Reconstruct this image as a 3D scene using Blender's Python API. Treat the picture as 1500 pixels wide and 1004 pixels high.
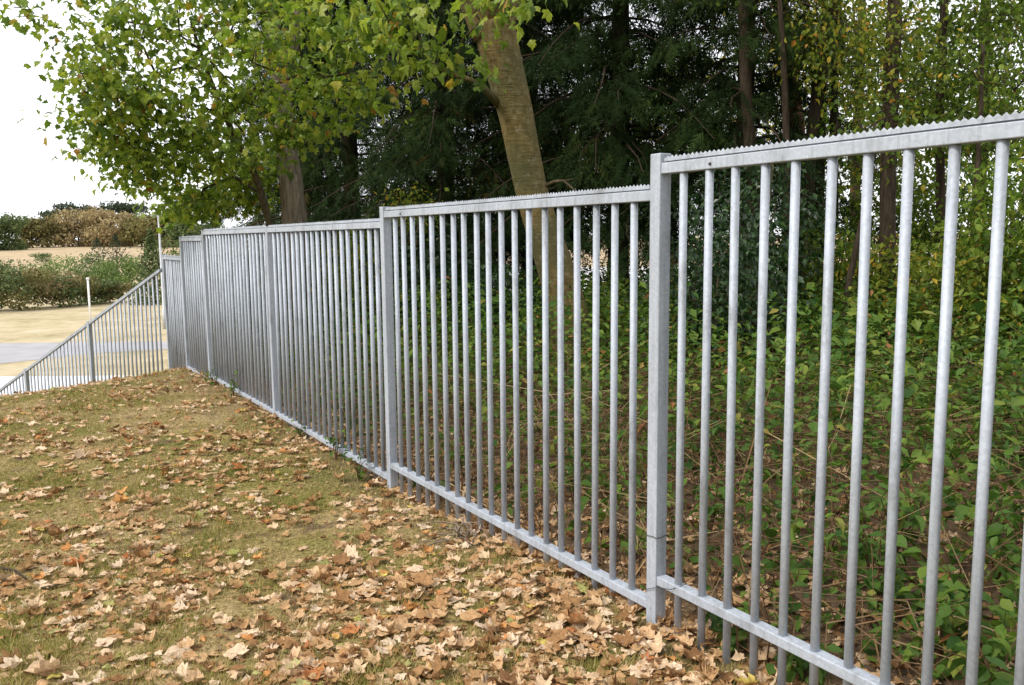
import bpy, math, random
import numpy as np
from mathutils import Matrix, Vector

# ------------------------------------------------------------------ camera, sky, sun, exposure
scene = bpy.context.scene
for o in list(bpy.data.objects):
    bpy.data.objects.remove(o, do_unlink=True)
CAM_Z = 1.70
FOC, PITCH, ROLL = 1250.4, 0.1217, -0.0099
cp, sp_ = math.cos(PITCH), math.sin(PITCH)
cF = np.array([0.0, cp, -sp_])
_r0 = np.array([1.0, 0, 0]); _u0 = np.array([0, sp_, cp])
cR = math.cos(ROLL) * _r0 + math.sin(ROLL) * _u0
cU = -math.sin(ROLL) * _r0 + math.cos(ROLL) * _u0
cam_data = bpy.data.cameras.new('camera')
cam_data.sensor_width = 36.0
cam_data.lens = 36.0 * FOC / 1500.0
cam_data.clip_start = 0.05
cam_data.clip_end = 6000
cam = bpy.data.objects.new('camera', cam_data)
scene.collection.objects.link(cam)
M4 = Matrix.Identity(4)
for i in range(3):
    M4[i][0] = cR[i]; M4[i][1] = cU[i]; M4[i][2] = -cF[i]
M4[2][3] = CAM_Z
cam.matrix_world = M4
scene.camera = cam

SUN_AZ, SUN_EL = math.radians(-118), math.radians(48)      # azimuth from +Y towards +X
world = bpy.data.worlds.new('World')
scene.world = world
world.use_nodes = True
wn, wl = world.node_tree.nodes, world.node_tree.links
wn.clear()
w_out = wn.new('ShaderNodeOutputWorld')
w_sky = wn.new('ShaderNodeTexSky')
w_sky.sky_type = 'NISHITA'; w_sky.sun_disc = False
w_sky.sun_elevation = SUN_EL; w_sky.sun_rotation = SUN_AZ
w_sky.dust_density = 4.0
w_b1 = wn.new('ShaderNodeBackground'); w_b1.inputs[1].default_value = 0.12
w_b2 = wn.new('ShaderNodeBackground'); w_b2.inputs[1].default_value = 0.95
w_tc = wn.new('ShaderNodeTexCoord')
w_no = wn.new('ShaderNodeTexNoise'); w_no.inputs['Scale'].default_value = 2.2; w_no.inputs['Detail'].default_value = 5
w_rp = wn.new('ShaderNodeValToRGB')
w_rp.color_ramp.elements[0].position = 0.3; w_rp.color_ramp.elements[0].color = (0.93, 0.96, 1.0, 1)
w_rp.color_ramp.elements[1].position = 0.7; w_rp.color_ramp.elements[1].color = (1.0, 1.0, 1.0, 1)
w_mx = wn.new('ShaderNodeMixShader'); w_mx.inputs[0].default_value = 0.86     # cloud deck over the blue sky
wl.new(w_sky.outputs[0], w_b1.inputs[0])
wl.new(w_tc.outputs['Generated'], w_no.inputs['Vector'])
wl.new(w_no.outputs['Fac'], w_rp.inputs[0]); wl.new(w_rp.outputs[0], w_b2.inputs[0])
wl.new(w_b1.outputs[0], w_mx.inputs[1]); wl.new(w_b2.outputs[0], w_mx.inputs[2])
wl.new(w_mx.outputs[0], w_out.inputs[0])

sun_d = bpy.data.lights.new('sun', 'SUN')
sun_d.energy = 1.5; sun_d.angle = math.radians(10); sun_d.color = (1.0, 0.95, 0.87)
sun = bpy.data.objects.new('sun', sun_d)
scene.collection.objects.link(sun)
_to = Vector((math.cos(SUN_EL) * math.sin(SUN_AZ), math.cos(SUN_EL) * math.cos(SUN_AZ), math.sin(SUN_EL)))
sun.rotation_euler = _to.to_track_quat('Z', 'Y').to_euler()

vs = scene.view_settings
vs.view_transform = 'Standard'; vs.look = 'None'; vs.gamma = 1.0; vs.use_curve_mapping = False
vs.exposure = 0.85
cy = scene.cycles
cy.max_bounces = 7; cy.diffuse_bounces = 4; cy.glossy_bounces = 2; cy.transmission_bounces = 5; cy.transparent_max_bounces = 4
cy.caustics_reflective = False; cy.caustics_refractive = False

# ------------------------------------------------------------------ helpers
C = scene.collection
rng = np.random.default_rng(7)
random.seed(7)

def at(u, v, y):
    """world point seen at photo pixel (u, v) whose distance along +Y is y"""
    d = cF + cR * (u - 750) / FOC - cU * (v - 502) / FOC
    p = d * (y / d[1])
    return np.array([p[0], p[1], p[2] + CAM_Z])

def project(P):
    P = np.atleast_2d(P) - np.array([0, 0, CAM_Z])
    d = P @ cF
    dd = np.where(d > 0.05, d, 0.05)
    return 750 + FOC * (P @ cR) / dd, 502 - FOC * (P @ cU) / dd, d

def in_view(P, pad=0):
    u, v, d = project(P)
    return (d > 0.3) & (u > -pad) & (u < 1500 + pad) & (v > -pad) & (v < 1004 + pad)

def link(o, parent=None):
    C.objects.link(o)
    if parent is not None:
        o.parent = parent
    return o

def tag(o, label, cat, group=None):
    o['label'] = label; o['category'] = cat
    if group: o['group'] = group
    return o

def empty(name, loc, rz=0):
    o = bpy.data.objects.new(name, None)
    o.empty_display_size = 0.1
    o.location = loc; o.rotation_euler = (0, 0, rz)
    return link(o)

def make_mesh(name, V, polys, mat, attrs=None, smooth=False):
    """V (n,3); polys: list of int arrays (k, m) of m-gons"""
    me = bpy.data.meshes.new(name)
    V = np.ascontiguousarray(V, dtype=np.float32)
    me.vertices.add(len(V)); me.vertices.foreach_set('co', V.ravel())
    polys = [np.asarray(p, dtype=np.int32) for p in polys if len(p)]
    idx = np.concatenate([p.ravel() for p in polys])
    tot = np.concatenate([np.full(len(p), p.shape[1], np.int32) for p in polys])
    start = np.concatenate([[0], np.cumsum(tot)[:-1]]).astype(np.int32)
    me.loops.add(len(idx)); me.loops.foreach_set('vertex_index', idx)
    me.polygons.add(len(tot)); me.polygons.foreach_set('loop_start', start); me.polygons.foreach_set('loop_total', tot)
    if attrs:
        for k, a in attrs.items():
            at_ = me.attributes.new(k, 'FLOAT', 'POINT')
            at_.data.foreach_set('value', np.ascontiguousarray(a, dtype=np.float32))
    me.update(calc_edges=True)
    me.polygons.foreach_set('use_smooth', np.full(len(tot), smooth, dtype=bool))
    if mat is not None: me.materials.append(mat)
    return me

def obj(name, me, parent=None, loc=(0, 0, 0)):
    o = bpy.data.objects.new(name, me)
    o.location = loc
    return link(o, parent)

def local(V, base): return np.asarray(V) - np.asarray(base)

class MB:
    """collects boxes / tubes / prisms into one mesh"""
    def __init__(s): s.V = []; s.q = []; s.t = []; s.n = 0
    def add(s, V, q=None, t=None):
        V = np.asarray(V, float)
        if q is not None and len(q): s.q.append(np.asarray(q) + s.n)
        if t is not None and len(t): s.t.append(np.asarray(t) + s.n)
        s.V.append(V); s.n += len(V)
    def box8(s, P):
        s.add(P, [[0, 3, 2, 1], [4, 5, 6, 7], [0, 1, 5, 4], [1, 2, 6, 5], [2, 3, 7, 6], [3, 0, 4, 7]])
    def tube(s, pts, rad, k=8, cap=True, rough=0.0, rg=None):
        pts = np.asarray(pts, float); m = len(pts)
        rad = np.broadcast_to(np.asarray(rad, float), (m,))
        tan = np.gradient(pts, axis=0) if m > 2 else np.repeat((pts[1] - pts[0])[None], 2, 0)
        tan /= np.linalg.norm(tan, axis=1)[:, None] + 1e-9
        ref = np.array([1.0, 0, 0]) if abs(tan[0][0]) < 0.8 else np.array([0, 1.0, 0])
        a = np.arange(k) * 2 * math.pi / k
        V = np.zeros((m, k, 3))
        u = np.cross(tan[0], ref)
        for i in range(m):
            u = u - tan[i] * (u @ tan[i]); u /= np.linalg.norm(u)
            w = np.cross(tan[i], u)
            r = rad[i] * (1 + (rg.normal(0, rough, k) if rough else 0))
            V[i] = pts[i] + (np.outer(np.cos(a) * r, u) + np.outer(np.sin(a) * r, w))
        i, j = np.meshgrid(np.arange(m - 1), np.arange(k), indexing='ij')
        q = np.stack([i * k + j, i * k + (j + 1) % k, (i + 1) * k + (j + 1) % k, (i + 1) * k + j], -1).reshape(-1, 4)
        V = V.reshape(-1, 3)
        t = []
        if cap:
            V = np.vstack([V, pts[:1], pts[-1:]])
            jj = np.arange(k)
            t = np.vstack([np.stack([np.full(k, m * k), (jj + 1) % k, jj], 1),
                           np.stack([np.full(k, m * k + 1), (m - 1) * k + jj, (m - 1) * k + (jj + 1) % k], 1)])
        s.add(V, q, t)
    def mesh(s, name, mat, smooth=False, attrs=None, base=None):
        V = np.vstack(s.V)
        if base is not None: V = V - np.asarray(base)
        polys = []
        if s.q: polys.append(np.vstack(s.q))
        if s.t: polys.append(np.vstack(s.t))
        return make_mesh(name, V, polys, mat, attrs, smooth)

def segments(A, B, ra, rb, k=5):
    """many thin frustums at once"""
    A = np.asarray(A, float); B = np.asarray(B, float)
    d = B - A; L = np.linalg.norm(d, axis=1)[:, None] + 1e-9; d = d / L
    ref = np.where(np.abs(d[:, 2:3]) < 0.9, np.array([[0, 0, 1.0]]), np.array([[1.0, 0, 0]]))
    u = np.cross(d, ref); u /= np.linalg.norm(u, axis=1)[:, None]; w = np.cross(d, u)
    a = np.arange(k) * 2 * math.pi / k
    ring = np.cos(a)[None, :, None] * u[:, None] + np.sin(a)[None, :, None] * w[:, None]
    V0 = A[:, None] + ring * np.asarray(ra)[:, None, None]
    V1 = (B + d * np.asarray(rb)[:, None] * 0.5)[:, None] + ring * np.asarray(rb)[:, None, None]
    V = np.concatenate([V0, V1], 1).reshape(-1, 3)
    n = len(A); j = np.arange(k)
    q = np.stack([j, (j + 1) % k, k + (j + 1) % k, k + j], 1)
    Q = (q[None] + (np.arange(n) * 2 * k)[:, None, None]).reshape(-1, 4)
    return V, Q

def unit(v):
    return v / (np.linalg.norm(v, axis=-1, keepdims=True) + 1e-9)

def frames(fwd, nrm):
    y = unit(fwd); z = nrm - y * np.sum(nrm * y, -1, keepdims=True); z = unit(z); x = np.cross(y, z)
    return np.stack([x, y, z], -1)      # columns

def scatter(tmpls, pos, Rm, scl, which=None, rg=rng):
    """tmpls: list of (V,T); returns V, T, leaf index per vertex"""
    n = len(pos)
    if which is None: which = rg.integers(0, len(tmpls), n)
    Vs, Ts, Id = [], [], []; base = 0
    for k, (tv, tt) in enumerate(tmpls):
        s = np.nonzero(which == k)[0]
        if len(s) == 0: continue
        V = np.einsum('nij,kj->nki', Rm[s], tv) * np.asarray(scl)[s][:, None, None] + pos[s][:, None]
        T = tt[None] + (np.arange(len(s)) * len(tv))[:, None, None] + base
        Vs.append(V.reshape(-1, 3)); Ts.append(T.reshape(-1, 3)); Id.append(np.repeat(s, len(tv)))
        base += len(s) * len(tv)
    return np.vstack(Vs), np.vstack(Ts), np.concatenate(Id)

# ------------------------------------------------------------------ leaf shapes
def maple_outline():
    h = [(0.05, 0.0), (0.22, -0.06), (0.42, 0.06), (0.35, 0.20), (0.45, 0.33), (0.55, 0.54), (0.40, 0.55), (0.30, 0.59), (0.25, 0.76), (0.12, 0.86)]
    pts = [(0, 0)] + h + [(0, 1.0)] + [(-x, y) for x, y in reversed(h)]
    return np.array(pts)

def maple_leaf(curl=0.0, fold=0.0, wav=0.0, rings=1, seed=0, stalk=False, roll=0.0, rough=.05, torn=False):
    r = np.random.default_rng(seed)
    o = maple_outline(); o = o * (1 + r.normal(0, rough, (len(o), 1))) + r.normal(0, rough * .3, o.shape)
    if torn: o[:, 0] = np.maximum(o[:, 0], -.06 + .05 * r.normal(size=len(o)))
    c = np.array([0, 0.36]); n = len(o)
    P = [c[None]]
    fr = [1.0] if rings == 1 else [0.55, 1.0]
    for f_ in fr: P.append(c + (o - c) * f_)
    P = np.vstack(P); T = []
    for i in range(n):
        j = (i + 1) % n
        T.append([0, 1 + i, 1 + j])
        if rings > 1: T += [[1 + i, 1 + n + i, 1 + n + j], [1 + i, 1 + n + j, 1 + j]]
    x, y = P[:, 0], P[:, 1] - 0.4
    a = r.uniform(0, 6.28)
    z = curl * ((x * math.cos(a) + y * math.sin(a)) ** 2) * 1.6 + fold * np.abs(x) + curl * 0.5 * (x * x + y * y) + wav * np.sin(x * 9 + a) * np.cos(y * 8 + a * 2)
    z = z + r.normal(0, wav * 0.5, len(z))
    V = np.stack([P[:, 0], P[:, 1], z], 1)
    if abs(curl) > 0.4:                                            # curling also shortens the leaf
        V[:, 0] *= 1 - 0.22 * r.random(); V[:, 1] = 0.4 + (V[:, 1] - 0.4) * (1 - 0.2 * r.random())
    if roll:
        a_ = r.uniform(-.6, .6); ca, sa = math.cos(a_), math.sin(a_)
        xr, yr = V[:, 0] * ca + (V[:, 1] - .4) * sa, -V[:, 0] * sa + (V[:, 1] - .4) * ca
        k_ = roll * (1 + .5 * yr)
        xr, V[:, 2] = np.sin(xr * k_) / k_, V[:, 2] + (1 - np.cos(xr * k_)) / k_
        V[:, 0] = xr * ca - yr * sa; V[:, 1] = .4 + xr * sa + yr * ca
    if stalk:
        b = len(V)
        V = np.vstack([V, [[-0.008, 0.02, 0], [0.008, 0.02, 0], [r.normal(0, .1), -0.55, 0.1 * r.normal()]]])
        T.append([b, b + 1, b + 2])
    return V, np.array(T)

def ovate_leaf(w=0.32, fold=0.15, droop=0.15):
    V = np.array([[0, 0, 0], [w * .8, .3, fold * .8], [w * .75, .62, fold * .7], [0, 1, -droop], [-w * .75, .62, fold * .7], [-w * .8, .3, fold * .8], [0, .5, 0.0]])
    V[:, 2] -= droop * V[:, 1] ** 2
    return V, np.array([[0, 1, 6], [1, 2, 6], [2, 3, 6], [3, 4, 6], [4, 5, 6], [5, 0, 6]])

def rhomb_leaf(w=0.3):
    return np.array([[0, 0, 0], [w, .45, .08], [0, 1, -.1], [-w, .45, .08]]), np.array([[0, 1, 2], [0, 2, 3]])

def spray(n=9, wid=0.30, seed=0):
    r = np.random.default_rng(seed); V = []; T = []
    for i in range(n):
        y = (i + 0.3) / n
        for s in (-1, 1):
            L = wid * (1 - 0.65 * y) * r.uniform(.7, 1.2)
            b = len(V)
            y2 = y + r.normal(0, .03); V += [[0, y2 - .035, 0], [0, y2 + .04, 0], [s * L, y2 + L * r.uniform(.5, 1.5), L * r.normal(-.3, .35)]]
            T.append([b, b + 1, b + 2])
    b = len(V)
    V += [[-.012, 0, 0], [.012, 0, 0], [0, 1.05, -.1]]; T.append([b, b + 1, b + 2])
    V = np.array(V); V[:, 2] -= 0.25 * V[:, 1] ** 2
    return V, np.array(T)

MAPLE_FRESH = [maple_leaf(curl=(-.5, -.3, -.6, .25, -.4, -.15, -.7)[i], fold=(.25, -.2, .35, -.1, .1, -.3, .2)[i], wav=0.045, seed=20 + i, stalk=True, rough=.08) for i in range(7)]
MAPLE_DRY = [maple_leaf(curl=c, fold=f_, wav=w, rings=2, seed=40 + i, stalk=(i % 2 == 0), roll=rl, rough=.10, torn=tn) for i, (c, f_, w, rl, tn) in enumerate(
    [(.25, .1, .05, 1.2, 0), (-.3, -.15, .06, 0, 0), (.2, .1, .06, 1.6, 0), (-.3, .1, .06, .8, 0), (.1, .0, .05, 0, 0), (.3, .35, .08, 1.6, 0), (-.3, .25, .10, 0, 1),
     (-.4, -.3, .07, 1.8, 0), (.3, .1, .08, 2.2, 0), (-.4, .0, .09, 1.2, 1), (.15, -.25, .06, .8, 0), (.1, .1, .08, 2.8, 0), (.1, .15, .07, .9, 1)])]
MAPLE_DRY1 = [maple_leaf(curl=c, fold=f_, wav=w, rings=1, seed=70 + i, roll=rl, rough=.10) for i, (c, f_, w, rl) in enumerate([(.25, .1, .05, 1.2), (-.3, -.15, .06, 0), (.3, .1, .07, 2.4), (-.4, .1, .06, 1.0), (.1, .3, .05, .5), (.5, .2, .08, 3.0)])]
OVATE = [ovate_leaf(.34, .12, .1), ovate_leaf(.28, .2, .2), ovate_leaf(.4, .05, .05)]
RHOMB = [rhomb_leaf(.33), rhomb_leaf(.25)]
SPRAY = [spray(7, .27, i) for i in range(6)]

# ------------------------------------------------------------------ materials
def new_mat(name):
    m = bpy.data.materials.new(name); m.use_nodes = True
    nt = m.node_tree; nt.nodes.clear()
    return m, nt.nodes, nt.links

def ramp(n, stops, interp='LINEAR'):
    r = n.new('ShaderNodeValToRGB'); cr = r.color_ramp; cr.interpolation = interp
    while len(cr.elements) > 1: cr.elements.remove(cr.elements[-1])
    cr.elements[0].position = stops[0][0]; cr.elements[0].color = (*stops[0][1], 1)
    for p, c in stops[1:]:
        e = cr.elements.new(p); e.color = (*c, 1)
    return r

def leaf_mat(name, stops, transl=0.35, rough=0.55, spec=0.25, by_object=False, interp='LINEAR', mottle=0.0, mscale=40):
    m, n, l = new_mat(name)
    out = n.new('ShaderNodeOutputMaterial')
    if by_object:
        sc_ = n.new('ShaderNodeSeparateColor'); l.new(n.new('ShaderNodeObjectInfo').outputs['Color'], sc_.inputs[0]); src = sc_.outputs[0]
    else:
        a = n.new('ShaderNodeAttribute'); a.attribute_name = 'rnd'; src = a.outputs['Fac']
    rp = ramp(n, stops, interp); l.new(src, rp.inputs[0])
    col = rp.outputs[0]
    if mottle:
        tc = n.new('ShaderNodeTexCoord'); no = n.new('ShaderNodeTexNoise'); no.inputs['Scale'].default_value = mscale; no.inputs['Detail'].default_value = 3
        l.new(tc.outputs['Object'], no.inputs['Vector'])
        mp = n.new('ShaderNodeMapRange'); mp.inputs[1].default_value = .3; mp.inputs[2].default_value = .7
        mp.inputs[3].default_value = 1 - mottle; mp.inputs[4].default_value = 1 + mottle * .6
        l.new(no.outputs['Fac'], mp.inputs[0])
        mu = n.new('ShaderNodeVectorMath'); mu.operation = 'SCALE'
        l.new(col, mu.inputs[0]); l.new(mp.outputs[0], mu.inputs['Scale']); col = mu.outputs[0]
    p = n.new('ShaderNodeBsdfPrincipled'); p.inputs['Roughness'].default_value = rough
    p.inputs['Specular IOR Level'].default_value = spec
    l.new(col, p.inputs['Base Color'])
    if transl > 0:
        t = n.new('ShaderNodeBsdfTranslucent'); l.new(col, t.inputs['Color'])
        mx = n.new('ShaderNodeMixShader'); mx.inputs[0].default_value = transl
        l.new(p.outputs[0], mx.inputs[1]); l.new(t.outputs[0], mx.inputs[2]); l.new(mx.outputs[0], out.inputs[0])
    else:
        l.new(p.outputs[0], out.inputs[0])
    return m

def bark_mat(name, c1, c2, c3, scale=(6, 6, 1.2), bump=0.4, dist=0.02, moss=None, lichen=None):
    m, n, l = new_mat(name)
    out = n.new('ShaderNodeOutputMaterial'); p = n.new('ShaderNodeBsdfPrincipled'); p.inputs['Roughness'].default_value = .85
    p.inputs['Specular IOR Level'].default_value = .2
    tc = n.new('ShaderNodeTexCoord'); mp = n.new('ShaderNodeMapping'); mp.inputs['Scale'].default_value = scale
    l.new(tc.outputs['Object'], mp.inputs[0])
    n1 = n.new('ShaderNodeTexNoise'); n1.inputs['Scale'].default_value = 3; n1.inputs['Detail'].default_value = 8; n1.inputs['Roughness'].default_value = .65
    l.new(mp.outputs[0], n1.inputs['Vector'])
    rp = ramp(n, [(.3, c1), (.52, c2), (.72, c3)]); l.new(n1.outputs['Fac'], rp.inputs[0])
    col = rp.outputs[0]
    if moss:
        n2 = n.new('ShaderNodeTexNoise'); n2.inputs['Scale'].default_value = 1.3; n2.inputs['Detail'].default_value = 6
        l.new(tc.outputs['Object'], n2.inputs['Vector'])
        r2 = ramp(n, [(.42, (0, 0, 0)), (.62, (1, 1, 1))]); l.new(n2.outputs['Fac'], r2.inputs[0])
        mx = n.new('ShaderNodeMix'); mx.data_type = 'RGBA'; mx.inputs['B'].default_value = (*moss, 1)
        l.new(r2.outputs[0], mx.inputs['Factor']); l.new(col, mx.inputs['A']); col = mx.outputs['Result']
    hsrc = n1.outputs['Fac']
    if lichen:
        n3 = n.new('ShaderNodeTexNoise'); n3.inputs['Scale'].default_value = 14; n3.inputs['Detail'].default_value = 7; n3.inputs['Roughness'].default_value = .7
        l.new(tc.outputs['Object'], n3.inputs['Vector'])
        r3 = ramp(n, [(.54, (0, 0, 0)), (.66, (.75, .75, .75))]); l.new(n3.outputs['Fac'], r3.inputs[0])
        mx3 = n.new('ShaderNodeMix'); mx3.data_type = 'RGBA'; mx3.inputs['B'].default_value = (*lichen, 1)
        l.new(r3.outputs[0], mx3.inputs['Factor']); l.new(col, mx3.inputs['A'])
        m5 = n.new('ShaderNodeMapping'); m5.inputs['Scale'].default_value = (4, 4, 30); l.new(tc.outputs['Object'], m5.inputs[0])
        n5 = n.new('ShaderNodeTexNoise'); n5.inputs['Scale'].default_value = 1.6; n5.inputs['Detail'].default_value = 6; n5.inputs['Distortion'].default_value = .6
        l.new(m5.outputs[0], n5.inputs['Vector'])
        r5 = ramp(n, [(.36, (.35, .33, .30)), (.47, (1, 1, 1))]); l.new(n5.outputs['Fac'], r5.inputs[0])
        m6 = n.new('ShaderNodeMix'); m6.data_type = 'RGBA'; m6.blend_type = 'MULTIPLY'; m6.inputs['Factor'].default_value = .22
        l.new(mx3.outputs['Result'], m6.inputs['A']); l.new(r5.outputs[0], m6.inputs['B']); col = m6.outputs['Result']
        ad = n.new('ShaderNodeMath'); ad.operation = 'ADD'; l.new(n1.outputs['Fac'], ad.inputs[0]); l.new(n5.outputs['Fac'], ad.inputs[1]); hsrc = ad.outputs[0]
    l.new(col, p.inputs['Base Color'])
    b = n.new('ShaderNodeBump'); b.inputs['Strength'].default_value = bump; b.inputs['Distance'].default_value = dist
    l.new(hsrc, b.inputs['Height']); l.new(b.outputs[0], p.inputs['Normal'])
    l.new(p.outputs[0], out.inputs[0])
    return m

def steel_mat(name):
    m, n, l = new_mat(name)
    out = n.new('ShaderNodeOutputMaterial'); p = n.new('ShaderNodeBsdfPrincipled')
    tc = n.new('ShaderNodeTexCoord')
    geo = n.new('ShaderNodeNewGeometry')
    vo = n.new('ShaderNodeTexVoronoi'); vo.inputs['Scale'].default_value = 95
    l.new(geo.outputs['Position'], vo.inputs['Vector'])
    no = n.new('ShaderNodeTexNoise'); no.inputs['Scale'].default_value = 7; no.inputs['Detail'].default_value = 7; no.inputs['Roughness'].default_value = .7
    mp = n.new('ShaderNodeMapping'); mp.inputs['Scale'].default_value = (1, 1, .35)
    l.new(geo.outputs['Position'], mp.inputs[0]); l.new(mp.outputs[0], no.inputs['Vector'])
    r1 = ramp(n, [(.0, (.37, .405, .46)), (1.0, (.47, .51, .575))]); l.new(vo.outputs['Color'], r1.inputs[0])
    r2 = ramp(n, [(.28, (.52, .50, .46)), (.45, (.92, .92, .92)), (.7, (1.08, 1.08, 1.08))]); l.new(no.outputs['Fac'], r2.inputs[0])
    mu = n.new('ShaderNodeMix'); mu.data_type = 'RGBA'; mu.blend_type = 'MULTIPLY'; mu.inputs['Factor'].default_value = 1
    l.new(r1.outputs[0], mu.inputs['A']); l.new(r2.outputs[0], mu.inputs['B'])
    st = n.new('ShaderNodeTexNoise'); st.inputs['Scale'].default_value = 55; st.inputs['Detail'].default_value = 4
    ms_ = n.new('ShaderNodeMapping'); ms_.inputs['Scale'].default_value = (1, 1, .05); l.new(geo.outputs['Position'], ms_.inputs[0]); l.new(ms_.outputs[0], st.inputs['Vector'])
    r4 = ramp(n, [(.36, (.70, .69, .66)), (.5, (1, 1, 1))]); l.new(st.outputs['Fac'], r4.inputs[0])
    mu2 = n.new('ShaderNodeMix'); mu2.data_type = 'RGBA'; mu2.blend_type = 'MULTIPLY'; mu2.inputs['Factor'].default_value = .45
    l.new(mu.outputs['Result'], mu2.inputs['A']); l.new(r4.outputs[0], mu2.inputs['B'])
    l.new(mu2.outputs['Result'], p.inputs['Base Color'])
    p.inputs['Metallic'].default_value = .2
    r3 = ramp(n, [(.3, (.70, .70, .70)), (.7, (.54, .54, .54))]); l.new(no.outputs['Fac'], r3.inputs[0])
    l.new(r3.outputs[0], p.inputs['Roughness'])
    b = n.new('ShaderNodeBump'); b.inputs['Strength'].default_value = .12; b.inputs['Distance'].default_value = .002
    l.new(no.outputs['Fac'], b.inputs['Height']); l.new(b.outputs[0], p.inputs['Normal'])
    l.new(p.outputs[0], out.inputs[0])
    return m

def plain_mat(name, col, rough=.8, var=.25, scale=8, metallic=0):
    m, n, l = new_mat(name)
    out = n.new('ShaderNodeOutputMaterial'); p = n.new('ShaderNodeBsdfPrincipled'); p.inputs['Roughness'].default_value = rough
    p.inputs['Metallic'].default_value = metallic
    tc = n.new('ShaderNodeTexCoord'); no = n.new('ShaderNodeTexNoise'); no.inputs['Scale'].default_value = scale; no.inputs['Detail'].default_value = 6
    l.new(tc.outputs['Object'], no.inputs['Vector'])
    rp = ramp(n, [(.3, tuple(c * (1 - var) for c in col)), (.7, tuple(min(1, c * (1 + var)) for c in col))]); l.new(no.outputs['Fac'], rp.inputs[0])
    l.new(rp.outputs[0], p.inputs['Base Color']); l.new(p.outputs[0], out.inputs[0])
    return m

STEEL = steel_mat('galvanised_steel')
WIRE = plain_mat('dark_wire', (.03, .025, .025), .6)
DRY_STOPS = [(0, (.17, .085, .035)), (.14, (.32, .17, .07)), (.32, (.48, .285, .135)), (.52, (.58, .375, .20)), (.74, (.69, .50, .32)), (.88, (.73, .57, .41)), (.92, (.60, .30, .10)), (.95, (.44, .16, .06)), (.965, (.62, .46, .12)), (.975, (.34, .34, .10)), (1, (.46, .42, .18))]
DRY = leaf_mat('dry_leaf', DRY_STOPS, transl=.18, rough=.7, spec=.15, mottle=.3, mscale=35)
DRY_OBJ = leaf_mat('dry_leaf_single', DRY_STOPS, transl=.18, rough=.7, spec=.15, by_object=True, mottle=.3, mscale=9)
MAPLE_STOPS = [(0, (.07, .135, .014)), (.30, (.165, .265, .024)), (.65, (.29, .40, .036)), (.88, (.42, .49, .055)), (.965, (.34, .38, .05)), (.985, (.55, .42, .04)), (.995, (.45, .24, .04)), (1, (.30, .12, .03))]
MAPLE = leaf_mat('maple_leaf', MAPLE_STOPS, transl=.5, rough=.42, spec=.5, mottle=.22, mscale=22)
MAPLE_OBJ = leaf_mat('maple_leaf_single', MAPLE_STOPS, transl=.5, rough=.42, spec=.5, by_object=True, mottle=.22, mscale=3)
CONIFER = leaf_mat('conifer_needles', [(0, (.010, .020, .006)), (.6, (.022, .042, .011)), (.92, (.045, .075, .018)), (1, (.11, .06, .02))], transl=.15, rough=.75, spec=.08)
HAZEL = leaf_mat('small_leaf', [(0, (.05, .10, .012)), (.45, (.12, .20, .022)), (.8, (.22, .31, .035)), (.96, (.25, .30, .05)), (1, (.42, .32, .04))], transl=.5, rough=.5)
YELLOWISH = leaf_mat('turning_leaf', [(0, (.07, .12, .014)), (.45, (.17, .23, .025)), (.75, (.27, .31, .035)), (.92, (.42, .36, .045)), (.98, (.52, .36, .04)), (1, (.45, .18, .03))], transl=.45, rough=.5)
DARKSHRUB = leaf_mat('dark_shrub_leaf', [(0, (.015, .035, .012)), (.6, (.03, .07, .022)), (1, (.06, .12, .03))], transl=.25, rough=.35, spec=.45)
UNDER = leaf_mat('undergrowth_leaf', [(0, (.035, .09, .015)), (.4, (.085, .165, .022)), (.7, (.15, .225, .028)), (.88, (.27, .27, .05)), (.96, (.33, .22, .06)), (1, (.30, .13, .05))], transl=.35, rough=.55)
STEMS = leaf_mat('dead_stem', [(0, (.06, .032, .018)), (.5, (.14, .08, .04)), (.85, (.25, .16, .08)), (1, (.42, .32, .18))], transl=0, rough=.85)
GRASS = leaf_mat('lawn_grass', [(0, (.14, .17, .025)), (.3, (.24, .23, .045)), (.55, (.38, .30, .10)), (.8, (.50, .39, .17)), (1, (.60, .49, .25))], transl=.3, rough=.7, spec=.15)
BARK_BEECH = bark_mat('smooth_bark', (.08, .056, .02), (.18, .13, .048), (.27, .205, .085), scale=(5.5, 5.5, 3.0), bump=.6, dist=.02, moss=(.10, .095, .04), lichen=(.24, .22, .14))
BARK_MAPLE = bark_mat('furrowed_bark', (.08, .065, .048), (.22, .18, .13), (.34, .29, .22), scale=(9, 9, 1.2), bump=.9, dist=.03)
BARK_DARK = bark_mat('dark_bark', (.025, .018, .012), (.06, .042, .028), (.11, .08, .055), scale=(9, 9, 1.5), bump=.8, dist=.02)
BARK_RED = bark_mat('reddish_bark', (.06, .028, .016), (.14, .065, .035), (.22, .11, .06), scale=(9, 9, 1.2), bump=.8, dist=.02)
BARK_THIN = bark_mat('thin_stem_bark', (.05, .038, .022), (.10, .08, .045), (.16, .13, .08), scale=(7, 7, 2), bump=.5, dist=.01)

# ------------------------------------------------------------------ the lie of the land
PANEL = 2.75
TH = 0.5537
F0 = np.array([.5952, 3.4322])
FD = np.array([-math.sin(TH), math.cos(TH)])        # along the fence, away from us
FN = np.array([math.cos(TH), math.sin(TH)])         # towards the wood
def fpos(t, n=0.0): return F0 + FD * t + FN * n
P6 = fpos(4 * PANEL)
RD = np.array([-1.69897, 1.06348, -0.92590])        # one raked panel
RLEN = math.hypot(RD[0], RD[1])
RE = RD[:2] / RLEN; RN = np.array([RE[1], -RE[0]])
LOW = -2.8

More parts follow.
